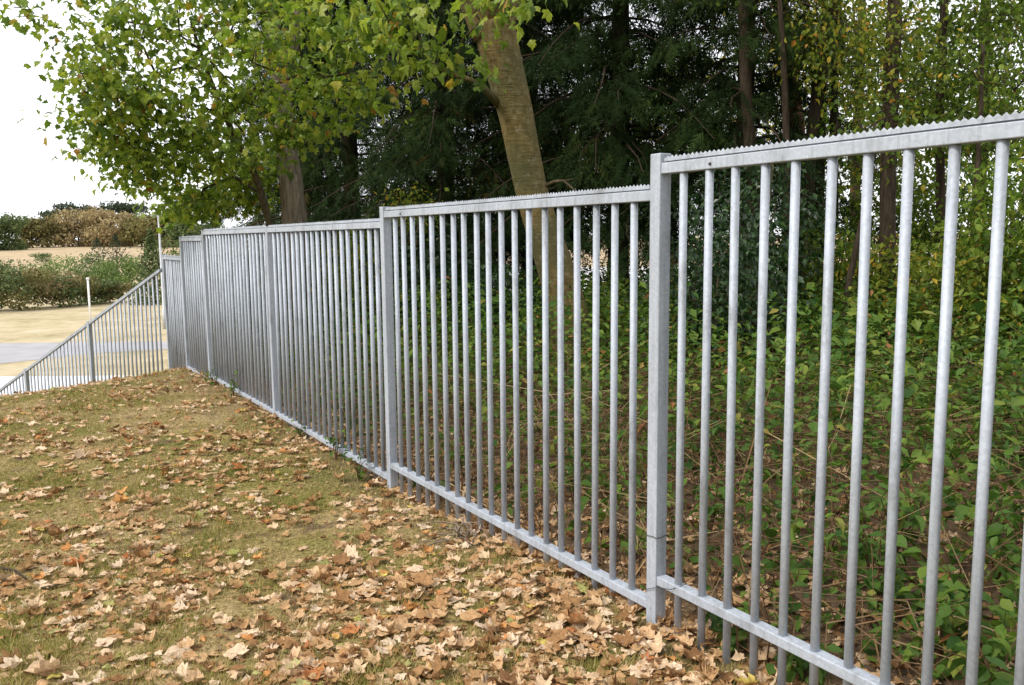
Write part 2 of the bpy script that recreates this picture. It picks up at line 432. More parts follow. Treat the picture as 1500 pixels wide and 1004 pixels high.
def softplus(u, w): return w * np.logaddexp(0, u / w)
def sstep(a, b, x):
    s = np.clip((x - a) / (b - a), 0, 1); return s * s * (3 - 2 * s)
def ground_z(x, y):
    x = np.asarray(x, float); y = np.asarray(y, float)
    q = (x - P6[0]) * RE[0] + (y - P6[1]) * RE[1]
    z = -.462 * softplus(q + .25, .7)
    z = LOW + softplus(z - LOW, .22)
    z = z + 3.6 * sstep(75, 230, y) * sstep(-30, 20, q)
    t = (x - F0[0]) * FD[0] + (y - F0[1]) * FD[1]; n = (x - F0[0]) * FN[0] + (y - F0[1]) * FN[1]
    near = np.exp(-((x / 16) ** 2 + ((y - 8) / 16) ** 2)) * sstep(3, -1, q)
    z = z + near * (.075 * sstep(2.6, 0, t) - .035 * np.exp(-((t - 3) / 2) ** 2)
                    + .014 * np.sin(x * 1.9 + 1.3) * np.sin(y * 1.6 + .4) + .008 * np.sin(x * 5.1 + y * 3.7) + .05 * sstep(.5, 4, n) * np.sin(x * .9) * np.sin(y * .8))
    return z
def on_ground(p, dz=0.0): return np.array([p[0], p[1], float(ground_z(p[0], p[1])) + dz])

def axis(lo, hi, step, far_lo, far_hi, g=1.16):
    a = list(np.arange(lo, hi + 1e-6, step)); s = step; v = hi
    while v < far_hi: s *= g; v += s; a.append(v)
    s = step; v = lo; b = []
    while v > far_lo: s *= g; v -= s; b.append(v)
    return np.array(b[::-1] + a)
gx = axis(-9.5, 8, .13, -2500, 2500); gy = axis(1.5, 17, .13, -800, 3500)
GX, GY = np.meshgrid(gx, gy, indexing='ij')
GV = np.stack([GX, GY, ground_z(GX, GY)], -1).reshape(-1, 3)
i, j = np.meshgrid(np.arange(len(gx) - 1), np.arange(len(gy) - 1), indexing='ij'); ny = len(gy)
GQ = np.stack([i * ny + j, (i + 1) * ny + j, (i + 1) * ny + j + 1, i * ny + j + 1], -1).reshape(-1, 4)

def ground_mat():
    m, n, l = new_mat('ground_cover')
    out = n.new('ShaderNodeOutputMaterial'); p = n.new('ShaderNodeBsdfPrincipled'); p.inputs['Roughness'].default_value = .95
    p.inputs['Specular IOR Level'].default_value = .1
    geo = n.new('ShaderNodeNewGeometry')
    def noise(s, d=6, r=.6):
        q = n.new('ShaderNodeTexNoise'); q.inputs['Scale'].default_value = s; q.inputs['Detail'].default_value = d; q.inputs['Roughness'].default_value = r
        l.new(geo.outputs['Position'], q.inputs['Vector']); return q.outputs['Fac']
    big, mid, fine = noise(.75), noise(3.5), noise(38, 5, .7)
    lawn = ramp(n, [(.34, (.145, .165, .04)), (.46, (.25, .215, .075)), (.54, (.36, .275, .135)), (.68, (.42, .32, .18))]); l.new(big, lawn.inputs[0])
    f2 = ramp(n, [(.36, (.20, .15, .10)), (.5, (.72, .70, .66)), (.66, (1.3, 1.26, 1.16))]); l.new(fine, f2.inputs[0])
    soil = ramp(n, [(.36, (.085, .055, .034)), (.66, (.19, .13, .08))]); l.new(fine, soil.inputs[0])
    mu = n.new('ShaderNodeMix'); mu.data_type = 'RGBA'; mu.blend_type = 'MULTIPLY'; mu.inputs['Factor'].default_value = .85
    l.new(lawn.outputs[0], mu.inputs['A']); l.new(f2.outputs[0], mu.inputs['B'])
    bare = ramp(n, [(.56, (0, 0, 0)), (.66, (1, 1, 1))]); l.new(mid, bare.inputs[0])
    m1 = n.new('ShaderNodeMix'); m1.data_type = 'RGBA'
    l.new(bare.outputs[0], m1.inputs['Factor']); l.new(mu.outputs['Result'], m1.inputs['A']); l.new(soil.outputs[0], m1.inputs['B'])
    # woodland floor behind the fence line
    dp = n.new('ShaderNodeVectorMath'); dp.operation = 'DOT_PRODUCT'; dp.inputs[1].default_value = (FN[0], FN[1], 0)
    l.new(geo.outputs['Position'], dp.inputs[0])
    off = float(F0 @ FN)
    mr = n.new('ShaderNodeMapRange'); mr.inputs[1].default_value = off - .45; mr.inputs[2].default_value = off + .35
    l.new(dp.outputs['Value'], mr.inputs[0])
    dq = n.new('ShaderNodeVectorMath'); dq.operation = 'DOT_PRODUCT'; dq.inputs[1].default_value = (RE[0], RE[1], 0)
    l.new(geo.outputs['Position'], dq.inputs[0])
    mq = n.new('ShaderNodeMapRange'); mq.inputs[1].default_value = float(P6 @ RE) + 3; mq.inputs[2].default_value = float(P6 @ RE) - 1
    l.new(dq.outputs['Value'], mq.inputs[0])
    mm = n.new('ShaderNodeMath'); mm.operation = 'MULTIPLY'; l.new(mr.outputs[0], mm.inputs[0]); l.new(mq.outputs[0], mm.inputs[1])
    m2 = n.new('ShaderNodeMix'); m2.data_type = 'RGBA'
    l.new(mm.outputs[0], m2.inputs['Factor']); l.new(m1.outputs['Result'], m2.inputs['A']); l.new(soil.outputs[0], m2.inputs['B'])
    # dry pasture on the low ground
    sx = n.new('ShaderNodeSeparateXYZ'); l.new(geo.outputs['Position'], sx.inputs[0])
    fm = n.new('ShaderNodeMapRange'); fm.inputs[1].default_value = 16; fm.inputs[2].default_value = 24; l.new(sx.outputs['Y'], fm.inputs[0])
    fn = noise(.35, 9, .75)
    fld = ramp(n, [(.36, (.27, .23, .12)), (.5, (.41, .34, .21)), (.64, (.50, .42, .29))]); l.new(fn, fld.inputs[0])
    far = n.new('ShaderNodeMapRange'); far.inputs[1].default_value = 85; far.inputs[2].default_value = 110; l.new(sx.outputs['Y'], far.inputs[0])
    heath = ramp(n, [(.38, (.32, .25, .15)), (.6, (.46, .35, .23))]); l.new(fn, heath.inputs[0])
    m3 = n.new('ShaderNodeMix'); m3.data_type = 'RGBA'; l.new(far.outputs[0], m3.inputs['Factor']); l.new(fld.outputs[0], m3.inputs['A']); l.new(heath.outputs[0], m3.inputs['B'])
    m4 = n.new('ShaderNodeMix'); m4.data_type = 'RGBA'; l.new(fm.outputs[0], m4.inputs['Factor']); l.new(m2.outputs['Result'], m4.inputs['A']); l.new(m3.outputs['Result'], m4.inputs['B'])
    l.new(m4.outputs['Result'], p.inputs['Base Color'])
    b = n.new('ShaderNodeBump'); b.inputs['Strength'].default_value = .7; b.inputs['Distance'].default_value = .02
    l.new(fine, b.inputs['Height']); l.new(b.outputs[0], p.inputs['Normal'])
    l.new(p.outputs[0], out.inputs[0])
    return m
g = obj('ground', make_mesh('ground', GV, [GQ], ground_mat(), smooth=True)); g['kind'] = 'structure'

def sheet(name, left, right, mat, dz):
    n = len(left); V = []
    for a, b in zip(left, right):
        for k in range(5):
            p = np.array(a) + (np.array(b) - np.array(a)) * k / 4
            V.append(on_ground(p, dz))
    q = [[r * 5 + k, (r + 1) * 5 + k, (r + 1) * 5 + k + 1, r * 5 + k + 1] for r in range(n - 1) for k in range(4)]
    o = obj(name, make_mesh(name, np.array(V), [np.array(q)], mat)); o['kind'] = 'structure'
    return o
ROAD = plain_mat('grey_tarmac', (.31, .30, .315), .8, .14, .7)
PALE = plain_mat('pale_concrete', (.66, .65, .66), .8, .08, .6)
PARK = plain_mat('pale_yard', (.62, .60, .60), .8, .10, .4)
rx = [-60, -40, -30, -24, -21, -19, -17, -14, -8, 0]
sheet('road', [(x, yn) for x, yn in zip(rx, [29.5, 29.5, 29.5, 29.6, 30.2, 32.0, 34.6, 35.8, 36.2, 36.3])], [(x, 38.4 + .0 * x) for x in rx], ROAD, .007)
sheet('pavement', [(x, 25.2) for x in rx], [(x, 29.0 if x < -23 else 28.6) for x in rx], PALE, .012)
sheet('yard', [(x, 40) for x in range(-2, 75, 4)], [(x, 110) for x in range(-2, 75, 4)], PARK, .25)

# ------------------------------------------------------------------ fence
def rel(z): return z + CAM_Z
BAR_R, PW, RH, RDp = .0155, .06, .042, .050
BAR_STEP = .1351
def bar_mesh(h):
    mb = MB(); mb.tube([(0, 0, 0), (0, 0, h)], BAR_R, 14)
    return mb.mesh('bar', STEEL, smooth=True)
def prism_along(mb, t0, t1, n0, n1, z0, z1, pos=fpos):
    a, b, c, d = pos(t0, n0), pos(t1, n0), pos(t1, n1), pos(t0, n1)
    mb.box8(np.array([[*a, z0], [*b, z0], [*c, z0], [*d, z0], [*a, z1], [*b, z1], [*c, z1], [*d, z1]])[[0, 3, 2, 1, 4, 7, 6, 5]])

def bevel(o, w=.003):
    m = o.modifiers.new('soft_edge', 'BEVEL'); m.width = w; m.segments = 2; m.limit_method = 'ANGLE'

base6 = on_ground(fpos(0))
fence = empty('railing_fence', base6)
tag(fence, 'galvanised steel vertical bar fence stepping down the lawn edge beside the wood, toothed top rails', 'fence')
FB = np.array(base6)
# level of each panel: (t near, t far, top-rail lower edge, bottom-rail upper edge), relative to the eye
panels = [(-PANEL, 0, .2467, -1.414), (0, PANEL, .144, -1.54), (PANEL, 2 * PANEL, .0758, -1.640), (2 * PANEL, 3 * PANEL, .0758, -1.640),
          (3 * PANEL, 3.5 * PANEL, .003, -1.70), (3.5 * PANEL, 4 * PANEL, -.262, -1.93)]
post_top = {-1: .44, 0: .328, 1: .217, 2: .132, 3: .136, 3.5: .063, 4: -.191}
posts = []
for k, zt in post_top.items():
    t = k * PANEL
    mb = MB(); zb = float(ground_z(*fpos(t))) - .12
    prism_along(mb, t + .0, t + PW, -.004, PW - .004, zb, rel(zt))
    o = obj('post', mb.mesh('post', STEEL, base=FB), fence); bevel(o, .004)
    posts.append(o)
    # rail end plate bolts
for t0, t1, zt, zb in panels:
    a, b = t0 + PW, t1
    mb = MB(); prism_along(mb, a + .001, b - .001, .0, RDp, rel(zt), rel(zt) + RH)
    tr = obj('top_rail', mb.mesh('top_rail', STEEL, base=FB), fence); bevel(tr)
    # toothed strip: a thin plate with triangular teeth standing on the rail
    mb = MB(); s0 = a + .015; s1 = b - .01; pitch = .0225; nt = int((s1 - s0) / pitch)
    z0 = rel(zt) + RH + .001
    prism_along(mb, s0, s1, .008, .012, z0 + .005, z0 + .018)
    prism_along(mb, s0, s1, .012, .040, z0 + .0045, z0 + .0075)
    prism_along(mb, s0, s1, .020, .034, z0 - .0005, z0 + .0045)
    tv = []
    for i_ in range(nt):
        c = s0 + (i_ + .5) * pitch; hgt = .0095 * rng.uniform(.75, 1.15)
        p = [fpos(c - pitch * .48, .0082), fpos(c + pitch * .48, .0082), fpos(c, .0095), fpos(c - pitch * .48, .0118), fpos(c + pitch * .48, .0118), fpos(c, .0105)]
        zz = [z0 + .017, z0 + .017, z0 + .017 + hgt, z0 + .017, z0 + .017, z0 + .017 + hgt]
        mb.add([[*q, w] for q, w in zip(p, zz)], [[0, 2, 5, 3], [2, 1, 4, 5]], [[0, 1, 2], [3, 5, 4]])
    obj('toothed_strip', mb.mesh('toothed_strip', STEEL, base=FB), tr)
    mb = MB(); prism_along(mb, a + .001, b - .001, .0, RDp, rel(zb) - .038, rel(zb))
    br = obj('bottom_rail', mb.mesh('bottom_rail', STEEL, base=FB), fence); bevel(br)
    nb = int(round((b - a) / BAR_STEP)) - 1 if t1 - t0 > 2 else 9
    st = (b - a + .02) / (nb + 1)
    zl = min(float(ground_z(*fpos(t0))), float(ground_z(*fpos(t1)))) - .06
    zl = min(zl, rel(zb) - .12)
    bm_ = bar_mesh(rel(zt) + .004 - zl)
    for i_ in range(nb):
        t = -.1087 - BAR_STEP * i_ if t0 < 0 else b + .01 - st * (i_ + 1)
        p = fpos(t, RDp / 2)
        o = obj('bar', bm_, fence, (p[0] - FB[0] + rng.normal(0, .0012), p[1] - FB[1], zl - FB[2]))
        o.rotation_euler = (rng.normal(0, .0012), rng.normal(0, .0012), rng.uniform(0, 6))
# bolt heads on the top rails near each post
for k, zt in ((0, .2467), (1, .144), (2, .0758)):
    mb = MB(); t = k * PANEL - .27; p = fpos(t, -.004); p2 = fpos(t, .006)
    mb.tube([(*p, rel(zt) + .018), (*p2, rel(zt) + .018)], .006, 8)
    obj('bolt', mb.mesh('bolt', WIRE, base=FB), fence)
# wire ties round the second post
def wire_loop(zc, dz, tail):
    mb = MB(); e = .006; c = [(-e, -.010), (PW + e, -.010), (PW + e, PW + .002), (-e, PW + .002)]
    pts = []
    for a_, b_ in zip(c, c[1:] + c[:1]):
        for s in (0, .33, .66): pts.append((a_[0] + (b_[0] - a_[0]) * s, a_[1] + (b_[1] - a_[1]) * s))
    pts.append(pts[0])
    P3 = [(*fpos(a_, b_), zc + dz * (a_ - .03) / .06 + .003 * math.sin(i_ * 2.1)) for i_, (a_, b_) in enumerate(pts)]
    if tail: P3 = [(*fpos(-.16, .03), zc + .05), (*fpos(-.10, -.012), zc + .012), (*fpos(-.02, -.013), zc - .006), (*fpos(.06, -.012), zc - .045), (*fpos(.075, .0), zc - .055), (*fpos(.07, .06), zc - .03)]
    mb.tube(P3, .0016, 6)
    obj('wire_tie', mb.mesh('wire_tie', WIRE, smooth=True, base=FB), posts[1])
wire_loop(rel(-1.245), 0.0, False)
wire_loop(rel(-1.445), 0.0, True)

# the raked run going down the bank
R0 = np.array([P6[0], P6[1], rel(-.393)])
rf = empty('raked_fence', on_ground(P6 + RE * .5))
RB = np.array(rf.location)
tag(rf, 'galvanised fence run with sloping top rail going down the bank at far left', 'fence')
def rpos(s, n=0.0): return P6 + RE * s + RN * n
SL = RD[2] / RLEN
def raked_rail(name, s0, s1, zoff, h):
    mb = MB(); P = []
    for zz in (0, h):
        for s, n in ((s0, -.025), (s1, -.025), (s1, .025), (s0, .025)):
            P.append([*rpos(s, n), R0[2] + SL * s + zoff + zz])
    mb.box8(np.array(P)); o = obj(name, mb.mesh(name, STEEL, base=RB), rf)
bm_ = bar_mesh(1.95)
for k in range(4):
    s0, s1 = k * RLEN + (.07 if k == 0 else .03), (k + 1) * RLEN - .03
    raked_rail('top_rail', s0, s1, -.02, .045); raked_rail('bottom_rail', s0, s1, -1.72, .045)
    mb = MB(); s = (k + 1) * RLEN; z = R0[2] + SL * s
    P = []
    for zz in (z - 2.1, z + .045):
        for ds, n in ((-.03, -.03), (.03, -.03), (.03, .03), (-.03, .03)): P.append([*rpos(s + ds, n), zz])
    mb.box8(np.array(P)); obj('post', mb.mesh('post', STEEL, base=RB), rf)
    nb = 17
    for i_ in range(nb):
        s = s0 + (s1 - s0) * (i_ + 1) / (nb + 1); p = rpos(s); z = R0[2] + SL * s - 1.955
        obj('bar', bm_, rf, (p[0] - RB[0], p[1] - RB[1], z - RB[2]))

# ------------------------------------------------------------------ trees
def ellipsoid_pts(n, c, r, rg, shell=0.0):
    d = rg.normal(size=(n, 3)); d /= np.linalg.norm(d, axis=1)[:, None]
    u = rg.random(n) ** (1 / 3)
    if shell: u = shell + (1 - shell) * u
    return np.asarray(c) + d * u[:, None] * np.asarray(r)

class Skeleton:
    def __init__(s): s.P = []; s.par = []; s.len = []; s.fix = []
    def node(s, p, par, fixed=None):
        s.P.append(np.asarray(p, float)); s.par.append(par)
        s.len.append(0 if par < 0 else s.len[par] + np.linalg.norm(s.P[-1] - s.P[par])); s.fix.append(fixed)
        return len(s.P) - 1
    def chain(s, pts, rads, par=-1, step=.4):
        pts = np.asarray(pts, float); last = par
        if par < 0 and len(pts) == 1: return s.node(pts[0], -1, rads[0])
        if par >= 0: pts = np.vstack([s.P[par], pts]); rads = [rads[0]] + list(rads)
        for a in range(len(pts) - 1):
            L = np.linalg.norm(pts[a + 1] - pts[a]); m = max(1, int(L / step))
            for q in range(0 if (a == 0 and par < 0) else 1, m + 1):
                f_ = q / m; last = s.node(pts[a] + (pts[a + 1] - pts[a]) * f_, last, rads[a] + (rads[a + 1] - rads[a]) * f_)
        return last
    def attach(s, tips, rg, pen=.35, up=.25, step=.4, min_node=0, wig=.06):
        root = s.P[0]
        order = np.argsort(np.linalg.norm(tips - root, axis=1))
        cap = len(s.P) + len(tips) * 12
        A = np.zeros((cap, 3)); Ln = np.zeros(cap); n = len(s.P)
        A[:n] = s.P; Ln[:n] = s.len
        ends = []
        for ti in order:
            tip = tips[ti]
            d = np.linalg.norm(A[min_node:n] - tip, axis=1)
            rise = A[min_node:n, 2] - tip[2]
            cost = d + pen * Ln[min_node:n] * .3 + np.where(rise > 0, rise * up, 0)
            b = int(np.argmin(cost)) + min_node
            p0 = A[b].copy(); L = np.linalg.norm(tip - p0); m = max(1, min(11, int(L / step)))
            last = b
            for q in range(1, m + 1):
                f_ = q / m; p = p0 + (tip - p0) * f_
                p[2] += L * .12 * math.sin(math.pi * f_)
                if q < m: p += rg.normal(0, wig * min(L, 1.2), 3)
                last = s.node(p, last)
                A[n] = s.P[last]; Ln[n] = s.len[last]; n += 1
            ends.append(last)
        return ends
    def mesh_parts(s, r_tip=.006, ex=.42, rmax=.2):
        n = len(s.P); cnt = np.zeros(n); ch = np.zeros(n)
        for p in s.par:
            if p >= 0: ch[p] += 1
        for k in range(n - 1, -1, -1):
            if ch[k] == 0: cnt[k] = 1
            if s.par[k] >= 0: cnt[s.par[k]] += cnt[k]
        r = np.minimum(r_tip * cnt ** ex, rmax)
        for k in range(n):
            if s.fix[k] is not None: r[k] = s.fix[k]
        for k in range(n):
            if s.fix[k] is None and s.par[k] >= 0: r[k] = min(r[k], r[s.par[k]] * .92)
        P = np.array(s.P); par = np.array(s.par)
        free = np.array([k for k in range(n) if s.fix[k] is None and par[k] >= 0], int)
        return P, par, r, free

def branch_mesh(name, sk, mat, base, r_tip=.006, ex=.42, rmax=.2, k=5):
    P, par, r, free = sk.mesh_parts(r_tip, ex, rmax)
    if len(free) == 0: return None
    V, Q = segments(P[par[free]], P[free], np.minimum(r[par[free]], r[free] * 1.35), r[free], k)
    return make_mesh(name, V - base, [Q], mat, smooth=True)

def cluster_leaves(tips, roots, per, spread, size, rg, droop=.5, flat=.35, tilt=.5):
    """leaf sprays round each twig end: positions, frames and sizes"""
    n = len(tips); c = np.repeat(tips, per, 0)
    off = rg.normal(size=(n * per, 3)) * np.array([spread, spread, spread * flat])
    pos = c + off
    out = unit(off * np.array([1, 1, .3]) + rg.normal(0, .25, off.shape))
    fwd = unit(out * (1 - droop) + np.array([0, 0, -1.0]) * droop + rg.normal(0, .3, off.shape))
    nrm = unit(out * tilt + np.array([0, 0, 1.0]) + rg.normal(0, .55, off.shape))
    scl = size * rg.uniform(.6, 1.2, n * per)
    return pos, frames(fwd, nrm), scl

def leaf_part(tree, base, name, tmpl, pos, Rm, scl, mat, rg, rnd=None, singles=0, smat=None, leafname='leaf'):
    """the crown mesh, and its largest leaves in view as leaves of their own"""
    n = len(pos); rnd = rg.random(n) if rnd is None else rnd
    which = rg.integers(0, len(tmpl), n)
    pick = np.array([], int)
    if singles:
        u, v, d = project(pos); ok = in_view(pos, -2)
        size_px = np.where(ok, scl * FOC / np.maximum(d, .3), 0)
        pick = np.argsort(-size_px)[:singles]; pick = pick[size_px[pick] > 0]
    keep = np.ones(n, bool); keep[pick] = False
    kk = np.nonzero(keep)[0]
    V, T, I = scatter(tmpl, pos[kk], Rm[kk], scl[kk], which[kk])
    o = obj(name, make_mesh(name, V - base, [T], mat, {'rnd': rnd[kk][I]}), tree)
    if len(pick):
        ms = [make_mesh('leaf', tv, [tt], smat) for tv, tt in tmpl]
        for k in pick:
            lo = bpy.data.objects.new(leafname, ms[which[k]])
            lo.matrix_local = Matrix.Translation(Vector(pos[k] - base)) @ Matrix(Rm[k].tolist()).to_4x4() @ Matrix.Diagonal((scl[k], scl[k], scl[k], 1))
            lo.color = (float(rnd[k]), 0, 0, 1)
            link(lo, o)
    return o

def trunk_mesh(name, paths, mat, base, k=20, rough=.02, rg=rng):
    mb = MB()
    for pts, rad in paths:
        pts = np.asarray(pts, float); m = len(pts)
        # resample smoothly
        tt = np.linspace(0, m - 1, (m - 1) * 6 + 1)
        P = np.stack([np.interp(tt, np.arange(m), pts[:, q]) for q in range(3)], 1)
        for _ in range(3): P[1:-1] = (P[:-2] + 2 * P[1:-1] + P[2:]) / 4
        Rr = np.interp(tt, np.arange(m), rad)
        mb.tube(P, Rr, k, rough=rough, rg=rg)
    return mb.mesh(name, mat, smooth=True, base=base)

def flare(pts, rad):
    """root flare at the foot of a trunk"""
    pts = [np.asarray(p, float) for p in pts]
    b = pts[0].copy(); b[2] = float(ground_z(b[0], b[1])) - .1
    return [b, b + (pts[0] - b) * .25 + np.array([0, 0, .05])] + pts, [rad[0] * 1.6, rad[0] * 1.12] + list(rad)

# --- the leaning smooth-barked tree in the middle
rg = np.random.default_rng(11)
D1 = 10.0
pts = [at(836, 470, D1), at(816, 400, D1), at(780, 290, D1), at(752, 150, D1 - .05), at(732, 75, D1 - .1), at(722, 30, D1 - .15)]
rad = [.235, .215, .185, .20, .225, .235]
pts, rad = flare(pts, rad)
base = np.array(on_ground(pts[0]))
t1 = empty('leaning_tree', base); tag(t1, 'big smooth olive-brown trunk leaning left behind the fence, maple leaves across its top', 'tree')
fork = at(716, 20, D1 - .15)
limbL = [fork + [-.03, 0, -.25], at(690, 0, D1 - .2), at(655, -70, D1 - .4), at(600, -190, D1 - .9), at(540, -330, D1 - 1.2)]
limbR = [fork + [.04, 0, -.25], at(745, -10, D1), at(775, -130, D1 + .2), at(800, -300, D1 + .5), at(840, -480, D1 + .6)]
limbN = [fork + [.0, 0, -.1], at(728, -60, D1 - .7), at(735, -180, D1 - 1.6), at(720, -300, D1 - 2.2)]
paths = [(pts, rad), (limbL, [.15, .14, .12, .09, .05]), (limbR, [.19, .18, .15, .11, .06]), (limbN, [.12, .10, .08, .05])]
obj('trunk', trunk_mesh('trunk', paths, BARK_BEECH, base, 28, .005, rg), t1)
mb = MB()
mb.tube([at(800, 272, D1 - .18), at(812, 266, D1 - .3), at(826, 265, D1 - .4), at(836, 274, D1 - .45), at(846, 284, D1 - .5)], [.022, .018, .016, .013, .008], 7)
mb.tube([at(826, 265, D1 - .4), at(842, 262, D1 - .5)], [.01, .004], 6)
obj('dead_branch', mb.mesh('dead_branch', BARK_THIN, smooth=True, base=base), t1)
mb = MB()
mb.tube([at(732, 155, D1 - .1), at(712, 132, D1 - .3), at(690, 118, D1 - .5), at(660, 108, D1 - .8), at(620, 90, D1 - 1.2)], [.05, .036, .03, .024, .015], 9)
obj('bough', mb.mesh('bough', BARK_BEECH, smooth=True, base=base), t1)
sk = Skeleton()
a = sk.chain([fork], [.2])
sk.chain(limbL[1:], [.14, .12, .09, .05], 0); sk.chain(limbR[1:], [.18, .15, .11, .06], 0); sk.chain(limbN[1:], [.10, .08, .05], 0)
sk.chain([at(690, 118, D1 - .5), at(660, 108, D1 - .8), at(620, 90, D1 - 1.2)], [.03, .024, .015], 0)
tips = np.vstack([
    ellipsoid_pts(7, at(740, -10, 7.6), (.35, .45, .20), rg), ellipsoid_pts(14, at(610, 25, 8.4), (.75, .6, .32), rg),
    ellipsoid_pts(18, at(545, 60, 8.8), (.6, .7, .38), rg), ellipsoid_pts(6, at(640, 100, 8.8), (.35, .4, .12), rg),
    ellipsoid_pts(120, at(640, -330, 9), (3.0, 2.6, 1.5), rg, .3), ellipsoid_pts(120, at(850, -600, 11), (3.2, 3.0, 1.9), rg, .3)])
ends = sk.attach(tips, rg, step=.3)
obj('branches', branch_mesh('branches', sk, BARK_THIN, base, .005, .42, .06), t1)['kind'] = 'stuff'
pos, Rm, scl = cluster_leaves(tips, None, 11, .17, .115, rg, droop=.6, flat=.6, tilt=.9)
leaf_part(t1, base, 'crown', MAPLE_FRESH, pos, Rm, scl, MAPLE, rg, singles=260, smat=MAPLE_OBJ)

# --- the maple at left, overhanging the fence
rg = np.random.default_rng(12)
D2 = 13.0
pts = [at(436, 440, D2), at(432, 325, D2), at(424, 250, D2), at(416, 185, D2), at(411, 120, D2)]
rad = [.21, .185, .165, .15, .15]
pts, rad = flare(pts, rad)
base = np.array(on_ground(pts[0]))
t2 = empty('maple_tree', base); tag(t2, 'green maple with furrowed trunk spreading over the fence against the white sky', 'tree')
s1 = [at(411, 130, D2), at(402, 70, D2 - .1), at(395, 0, D2 - .2), at(385, -120, D2 - .5), at(370, -300, D2 - .8), at(360, -450, D2 - .8)]
s2 = [at(414, 130, D2), at(430, 70, D2 + .1), at(440, 0, D2 + .2), at(452, -150, D2 + .3), at(470, -350, D2 + .4)]
s3 = [at(400, 345, D2 - .2), at(383, 285, D2 - .5), at(370, 245, D2 - .8), at(348, 208, D2 - 1.1), at(325, 160, D2 - 1.5), at(300, 95, D2 - 1.9), at(280, 35, D2 - 2.2)]
b3 = s3[0].copy(); b3[2] = ground_z(b3[0], b3[1]) - .05
obj('trunk', trunk_mesh('trunk', [(pts, rad), (s1, [.12, .10, .09, .08, .06, .03]), (s2, [.10, .095, .085, .065, .035])], BARK_MAPLE, base, 22, .035, rg), t2)
obj('leaning_stem', trunk_mesh('leaning_stem', [([b3 + [.1, .05, 0]] + s3, [.062, .056, .052, .046, .04, .034, .025, .016])], BARK_THIN, base, 10, .03, rg), t2)
sk = Skeleton()
sk.chain([pts[-1]], [.14])
sk.chain(s1[1:], [.10, .09, .08, .06, .03], 0); sk.chain(s2[1:], [.095, .085, .065, .035], 0)
n0 = len(sk.P)
q = sk.node(s3[0], -1, .075); sk.chain(s3[1:], [.07, .062, .055, .045, .032, .02], q)
mid = len(sk.P)
sk.chain([at(330, 110, 11.5), at(250, 85, 11), at(160, 60, 10.6), at(110, 40, 10.4)], [.05, .035, .022, .012], 3)
sk.chain([at(300, 140, 11), at(200, 75, 10.6), at(120, 45, 10.3), at(40, 10, 10)], [.03, .022, .016, .008], 3)
tips = np.vstack([
    ellipsoid_pts(84, at(262, 110, 11.2), (1.25, 1.5, 1.0), rg, .25), ellipsoid_pts(28, at(176, 75, 10.8), (.46, .9, .72), rg),
    ellipsoid_pts(46, at(184, 175, 11.2), (.58, .9, .45), rg), ellipsoid_pts(60, at(265, 245, 12), (.75, 1.2, .62), rg),
    ellipsoid_pts(46, at(320, 290, 13.4), (.85, 1.0, .34), rg), ellipsoid_pts(16, at(270, 305, 13.4), (.40, .6, .20), rg),
    ellipsoid_pts(16, at(205, 245, 11.8), (.40, .6, .30), rg), ellipsoid_pts(10, at(150, 215, 11.6), (.32, .4, .16), rg),
    ellipsoid_pts(46, at(350, 130, 10.8), (.75, .9, 1.0), rg), ellipsoid_pts(38, at(460, 60, 9.8), (.85, .9, .65), rg), ellipsoid_pts(15, at(480, 150, 10), (.65, .6, .22), rg),
    ellipsoid_pts(16, at(440, 195, 11), (.45, .5, .16), rg), ellipsoid_pts(50, at(360, 235, 13.2), (.6, .9, .6), rg),
    ellipsoid_pts(4, at(22, 22, 10), (.22, .3, .08), rg), ellipsoid_pts(34, at(285, 5, 11), (1.5, .9, .35), rg),
    ellipsoid_pts(110, at(300, -160, 11.4), (2.6, 2.3, 1.4), rg, .3), ellipsoid_pts(120, at(390, -420, 12.6), (3.0, 3.0, 2.1), rg, .35)])
ends = sk.attach(tips, rg, step=.35, up=.1)
obj('branches', branch_mesh('branches', sk, BARK_DARK, base, .005, .45, .07), t2)['kind'] = 'stuff'
pos, Rm, scl = cluster_leaves(tips, None, 17, .20, .093, rg, droop=.5, flat=.42, tilt=.8)
leaf_part(t2, base, 'crown', MAPLE_FRESH, pos, Rm, scl, MAPLE, rg, singles=300, smat=MAPLE_OBJ)

